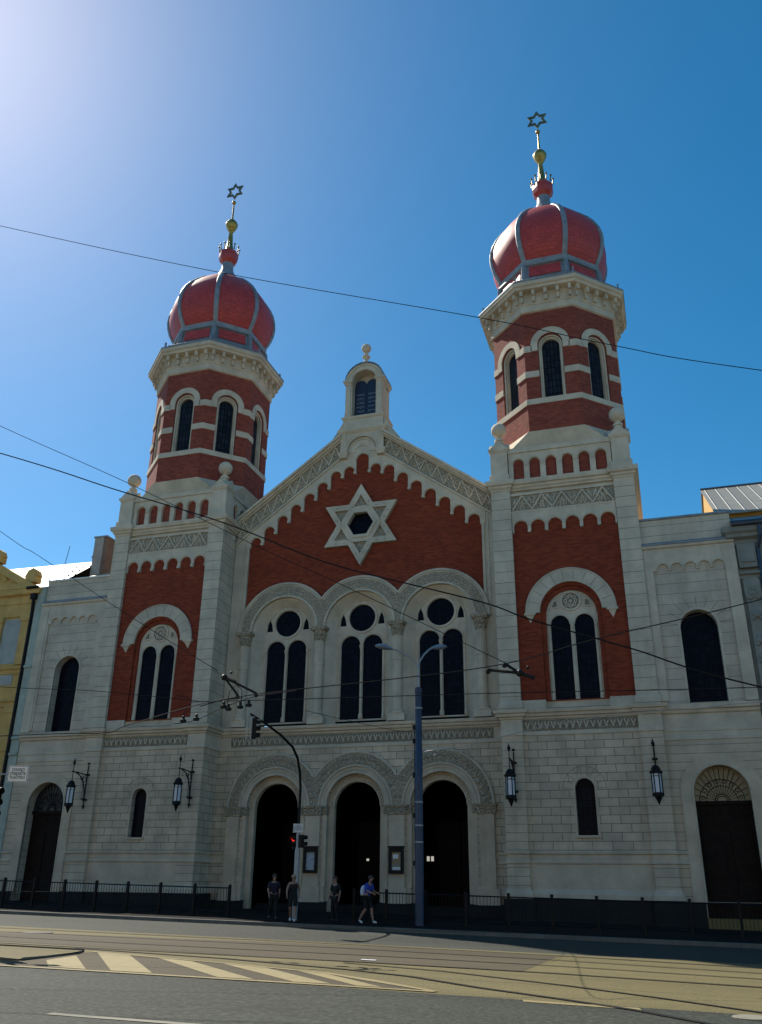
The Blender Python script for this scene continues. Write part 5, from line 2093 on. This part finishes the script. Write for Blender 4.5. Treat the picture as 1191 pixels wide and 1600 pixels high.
wbracket((12.35, -22, 6.05), [(11.6, -22, 6.17), (12.0, -22, 6.3)], 'black forked wire bracket in front of the right tower pilaster')
t = wbracket((4.05, -21, 6.63), [(5.05, -21, 6.14), (4.5, -21, 6.12)], 'black forked wire bracket before the left tower with a row of wire clamps')
mb = MB()
for x, z in ((2.9, 5.52), (3.3, 5.55), (4.1, 5.85), (4.25, 5.78), (4.6, 5.82), (4.85, 5.86)):
    lathe(mb, x, -21, [(.02, z - .08), (.09, z - .06), (.09, z), (.04, z + .02), (.04, z + .1), (.01, z + .12)], 8)
tube(mb, [(4.2, -21, 5.9), (4.25, -21, 6.25), (4.45, -21, 6.4), (4.62, -21, 6.25), (4.62, -21, 5.9)], .012, 5)
tube(mb, [(2.6, -21, 6.2), (2.95, -21, 6.15), (3.1, -21, 6.0), (2.95, -21, 5.8), (2.85, -21, 5.6)], .010, 5)
mb.build('wire_clamp', M['iron'], t)
mb = MB()
o = wire([(2.6, -21, 5.42), (3.3, -21, 5.5), (4.1, -21, 5.8), (5.0, -21, 6.05), (6.2, -21, 6.15)], .012, 'short contact wire under the left wire bracket carrying black clamps')


# ------------------------------------------------------------------ people
def skinmesh(name, joints, bones, mat, parent, sub=2):
    names = list(joints)
    me = bpy.data.meshes.new(name)
    me.from_pydata([joints[n][0] for n in names], [(names.index(a), names.index(b)) for a, b in bones], [])
    o = bpy.data.objects.new(name, me)
    C.objects.link(o)
    md = o.modifiers.new('skin', 'SKIN')
    md.use_smooth_shade = True
    md.branch_smoothing = .3
    sv = me.skin_vertices[0].data
    for i, n in enumerate(names):
        r = joints[n][1]
        sv[i].radius = r if isinstance(r, tuple) else (r, r)
        sv[i].use_root = (i == 0)
    o.modifiers.new('sub', 'SUBSURF').levels = sub
    o.modifiers['sub'].render_levels = sub
    bpy.context.view_layer.update()
    dg = bpy.context.evaluated_depsgraph_get()
    m2 = bpy.data.meshes.new_from_object(o.evaluated_get(dg))
    o.modifiers.clear()
    o.data = m2
    m2.name = name
    bpy.data.meshes.remove(me)
    m2.materials.clear()
    m2.materials.append(mat)
    for p in m2.polygons:
        p.use_smooth = True
    o.parent = parent
    return o


def person(label, loc, heading, pose, hgt, hair, hairlen, clothes, shoes, extra=None):
    """local frame: x right, y forward; pose gives joint targets"""
    t = thing('person', label, 'person', loc, None, heading)
    k = hgt / 1.7
    lean = pose.get('lean', 0.)

    def up(x, y, z):
        # lean the torso about the pelvis
        dz = z - .93
        return (x * k, (y + dz * math.sin(lean)) * k, (.93 + dz * math.cos(lean)) * k)
    J = {'pelvis': ((0, 0, .93 * k), .125 * k), 'spine': (up(0, 0, 1.12), (.125 * k, .10 * k)), 'chest': (up(0, 0, 1.32), (.15 * k, .11 * k)),
         'neck': (up(0, .01, 1.45), .055 * k), 'jaw': (up(0, .03, 1.535), .07 * k), 'head': (up(0, .03, 1.61), (.082 * k, .095 * k)), 'crown': (up(0, .015, 1.675), .06 * k)}
    B = [('pelvis', 'spine'), ('spine', 'chest'), ('chest', 'neck'), ('neck', 'jaw'), ('jaw', 'head'), ('head', 'crown')]
    J['nose'] = (up(0, .145, 1.595), .014 * k)
    B.append(('head', 'nose'))
    for s, sd in ((-1, 'l'), (1, 'r')):
        J['sh' + sd] = (up(s * .17, 0, 1.40), .058 * k)
        e, w = pose['arm' + sd]
        J['el' + sd] = (up(*e), .043 * k)
        J['wr' + sd] = (up(*w), .028 * k)
        B += [('chest', 'sh' + sd), ('sh' + sd, 'el' + sd), ('el' + sd, 'wr' + sd)]
        d = (Vector(J['wr' + sd][0]) - Vector(J['el' + sd][0])).normalized()
        pa = Vector(J['wr' + sd][0]) + d * .07 * k
        J['pa' + sd] = (tuple(pa), (.034 * k, .02 * k))
        B.append(('wr' + sd, 'pa' + sd))
        fwd = Vector((0, 1, 0))
        ac = (fwd - d * fwd.dot(d)).normalized()
        for i, (of, ln) in enumerate(((-.027, .06), (-.009, .075), (.009, .08), (.027, .07))):
            q = pa + d * ln * .55 * k + ac * of * k
            q2 = pa + d * ln * k + ac * of * k + Vector((-s * .02 * k, 0, 0))
            J[f'f{i}{sd}'] = (tuple(q), .0095 * k)
            J[f'g{i}{sd}'] = (tuple(q2), .008 * k)
            B += [('pa' + sd, f'f{i}{sd}'), (f'f{i}{sd}', f'g{i}{sd}')]
        th = Vector(J['wr' + sd][0]) + d * .05 * k + ac * .045 * k
        J['th' + sd] = (tuple(th), .011 * k)
        B.append(('wr' + sd, 'th' + sd))
        kn, an, to = pose['leg' + sd]
        J['hi' + sd] = ((s * .095 * k, 0, .88 * k), .092 * k)
        J['kn' + sd] = (tuple(c * k for c in kn), .058 * k)
        J['ca' + sd] = (tuple((a * .62 + b * .38) * k + (-.015 * k if i == 1 else 0) for i, (a, b) in enumerate(zip(kn, an))), .056 * k)
        J['an' + sd] = (tuple(c * k for c in an), .036 * k)
        J['to' + sd] = (tuple(c * k for c in to), .033 * k)
        B += [('pelvis', 'hi' + sd), ('hi' + sd, 'kn' + sd), ('kn' + sd, 'ca' + sd), ('ca' + sd, 'an' + sd), ('an' + sd, 'to' + sd)]
    skinmesh('body', J, B, M['skin'], t)
    for cname, mat, bones, grow in clothes:
        use = []
        for a, b in bones:
            for n in (a, b):
                if n not in use:
                    use.append(n)
        JJ = {n: (J[n][0], tuple(x + grow * k for x in J[n][1]) if isinstance(J[n][1], tuple) else J[n][1] + grow * k) for n in use}
        skinmesh(cname, JJ, bones, mat, t)
    # hair cap and eyes
    hd = Vector(J['head'][0])
    mb = MB()
    vs, fs = [], []
    for i in range(8):
        f = PI * .62 * i / 7
        for j in range(14):
            a = 2 * PI * j / 14
            back = -math.cos(a)
            ff = f * (1 + .35 * max(0, math.sin(a - PI)) - .28 * max(0, math.sin(a)))
            r = .108 * k
            drop = hairlen * k * (i / 7) ** 2 * max(0, -math.sin(a) * .7 + .3)
            vs.append((hd.x + r * math.sin(ff) * math.cos(a) * .92, hd.y - .012 * k + r * math.sin(ff) * math.sin(a) * 1.08, hd.z + .02 * k + r * math.cos(ff) - drop))
    fs = [(i * 14 + j, (i + 1) * 14 + j, (i + 1) * 14 + (j + 1) % 14, i * 14 + (j + 1) % 14) for i in range(7) for j in range(14)]
    me = bpy.data.meshes.new('hair')
    me.from_pydata(vs, [], fs)
    me.materials.append(hair)
    for p in me.polygons:
        p.use_smooth = True
    o = bpy.data.objects.new('hair', me)
    C.objects.link(o)
    o.parent = t
    for s in (-1, 1):
        mb = MB()
        e = up(s * .033, .118, 1.622)
        ball(mb, e[0], e[1], e[2], .011 * k, 8, 6)
        me = bpy.data.meshes.new('eye')
        me.from_pydata(mb.v, [], mb.f)
        me.materials.append(M['ink'])
        o = bpy.data.objects.new('eye', me)
        C.objects.link(o)
        o.parent = t
    for sd in ('l', 'r'):
        a, b = Vector(J['an' + sd][0]), Vector(J['to' + sd][0])
        d = (b - a)
        skinmesh('shoe', {'a': (tuple(a + Vector((0, -.02 * k, -.02 * k))), .05 * k), 'b': (tuple(a + d * .55 + Vector((0, 0, -.004))), .045 * k), 'c': (tuple(b + d.normalized() * .03 * k), .036 * k)}, [('a', 'b'), ('b', 'c')], shoes, t, 1)
    return t, J, k


WALK = {'arml': ((-.25, -.10, 1.16), (-.24, -.02, .93)), 'armr': ((.25, .08, 1.15), (.23, .2, .95)),
        'legl': ((-.095, .16, .52), (-.09, .22, .10), (-.10, .36, .05)), 'legr': ((.095, .02, .50), (.095, -.30, .16), (.10, -.20, .05))}
ARMS = [('chest', 'shl'), ('chest', 'shr'), ('shl', 'ell'), ('shr', 'elr')]
TORSO = [('pelvis', 'spine'), ('spine', 'chest')]
LEGS = [('pelvis', 'hil'), ('pelvis', 'hir'), ('hil', 'knl'), ('hir', 'knr')]
SHINS = [('knl', 'cal'), ('cal', 'anl'), ('knr', 'car'), ('car', 'anr')]
SLV = [('chest', 'shl'), ('chest', 'shr')]
gz = zs(1.5)
person('blond woman walking in a black sleeveless dress and white shoes by the traffic light', (1.55, -9.5, gz), R(200), WALK, 1.60, M['hair_b'], .02,
       [('dress', M['cblack'], TORSO + SLV + LEGS, .022)], M['shoe'])
person('person in navy top and dark trousers walking behind the blond woman', (.62, -9.2, zs(.6)), R(215), WALK, 1.60, M['hair_d'], .0,
       [('shirt', M['cnavy'], TORSO + ARMS, .02), ('trousers', M['cblack'], LEGS + SHINS, .022)], M['cnavy'])
STAND = {'arml': ((-.24, -.02, 1.15), (-.24, .04, .92)), 'armr': ((.24, -.02, 1.15), (.22, .1, .94)),
         'legl': ((-.095, .04, .5), (-.10, .0, .08), (-.11, .14, .04)), 'legr': ((.095, .06, .5), (.10, .02, .08), (.12, .15, .04))}
person('person in dark clothes standing before the middle portal', (2.9, -8.6, zs(2.9)), R(160), STAND, 1.58, M['hair_d'], .0,
       [('shirt', M['cblack'], TORSO + ARMS, .02), ('trousers', M['cblack'], LEGS + SHINS, .022)], M['cblack'])
PUSH = {'lean': .25, 'arml': ((-.22, .10, 1.16), (-.19, .34, 1.08)), 'armr': ((.22, .10, 1.16), (.19, .34, 1.08)),
        'legl': ((-.09, .18, .52), (-.09, .26, .10), (-.09, .40, .05)), 'legr': ((.09, .02, .50), (.09, -.26, .14), (.09, -.14, .05))}
t, J, k = person('stooping person in blue shirt with a white backpack walking beside the railing', (4.15, -8.6, zs(4.1)), R(-105), PUSH, 1.66, M['hair_d'], .0,
                 [('shirt', M['cblue'], TORSO + ARMS, .022), ('trousers', M['cblack'], LEGS, .024)], M['shoe'])
c = Vector(J['chest'][0])
skinmesh('backpack', {'a': (tuple(c + Vector((0, -.20, .06))), (.13, .08)), 'b': (tuple(c + Vector((0, -.25, -.16))), (.15, .11)), 'c': (tuple(c + Vector((0, -.26, -.36))), (.14, .09))}, [('a', 'b'), ('b', 'c')], M['cwhite'], t, 2)
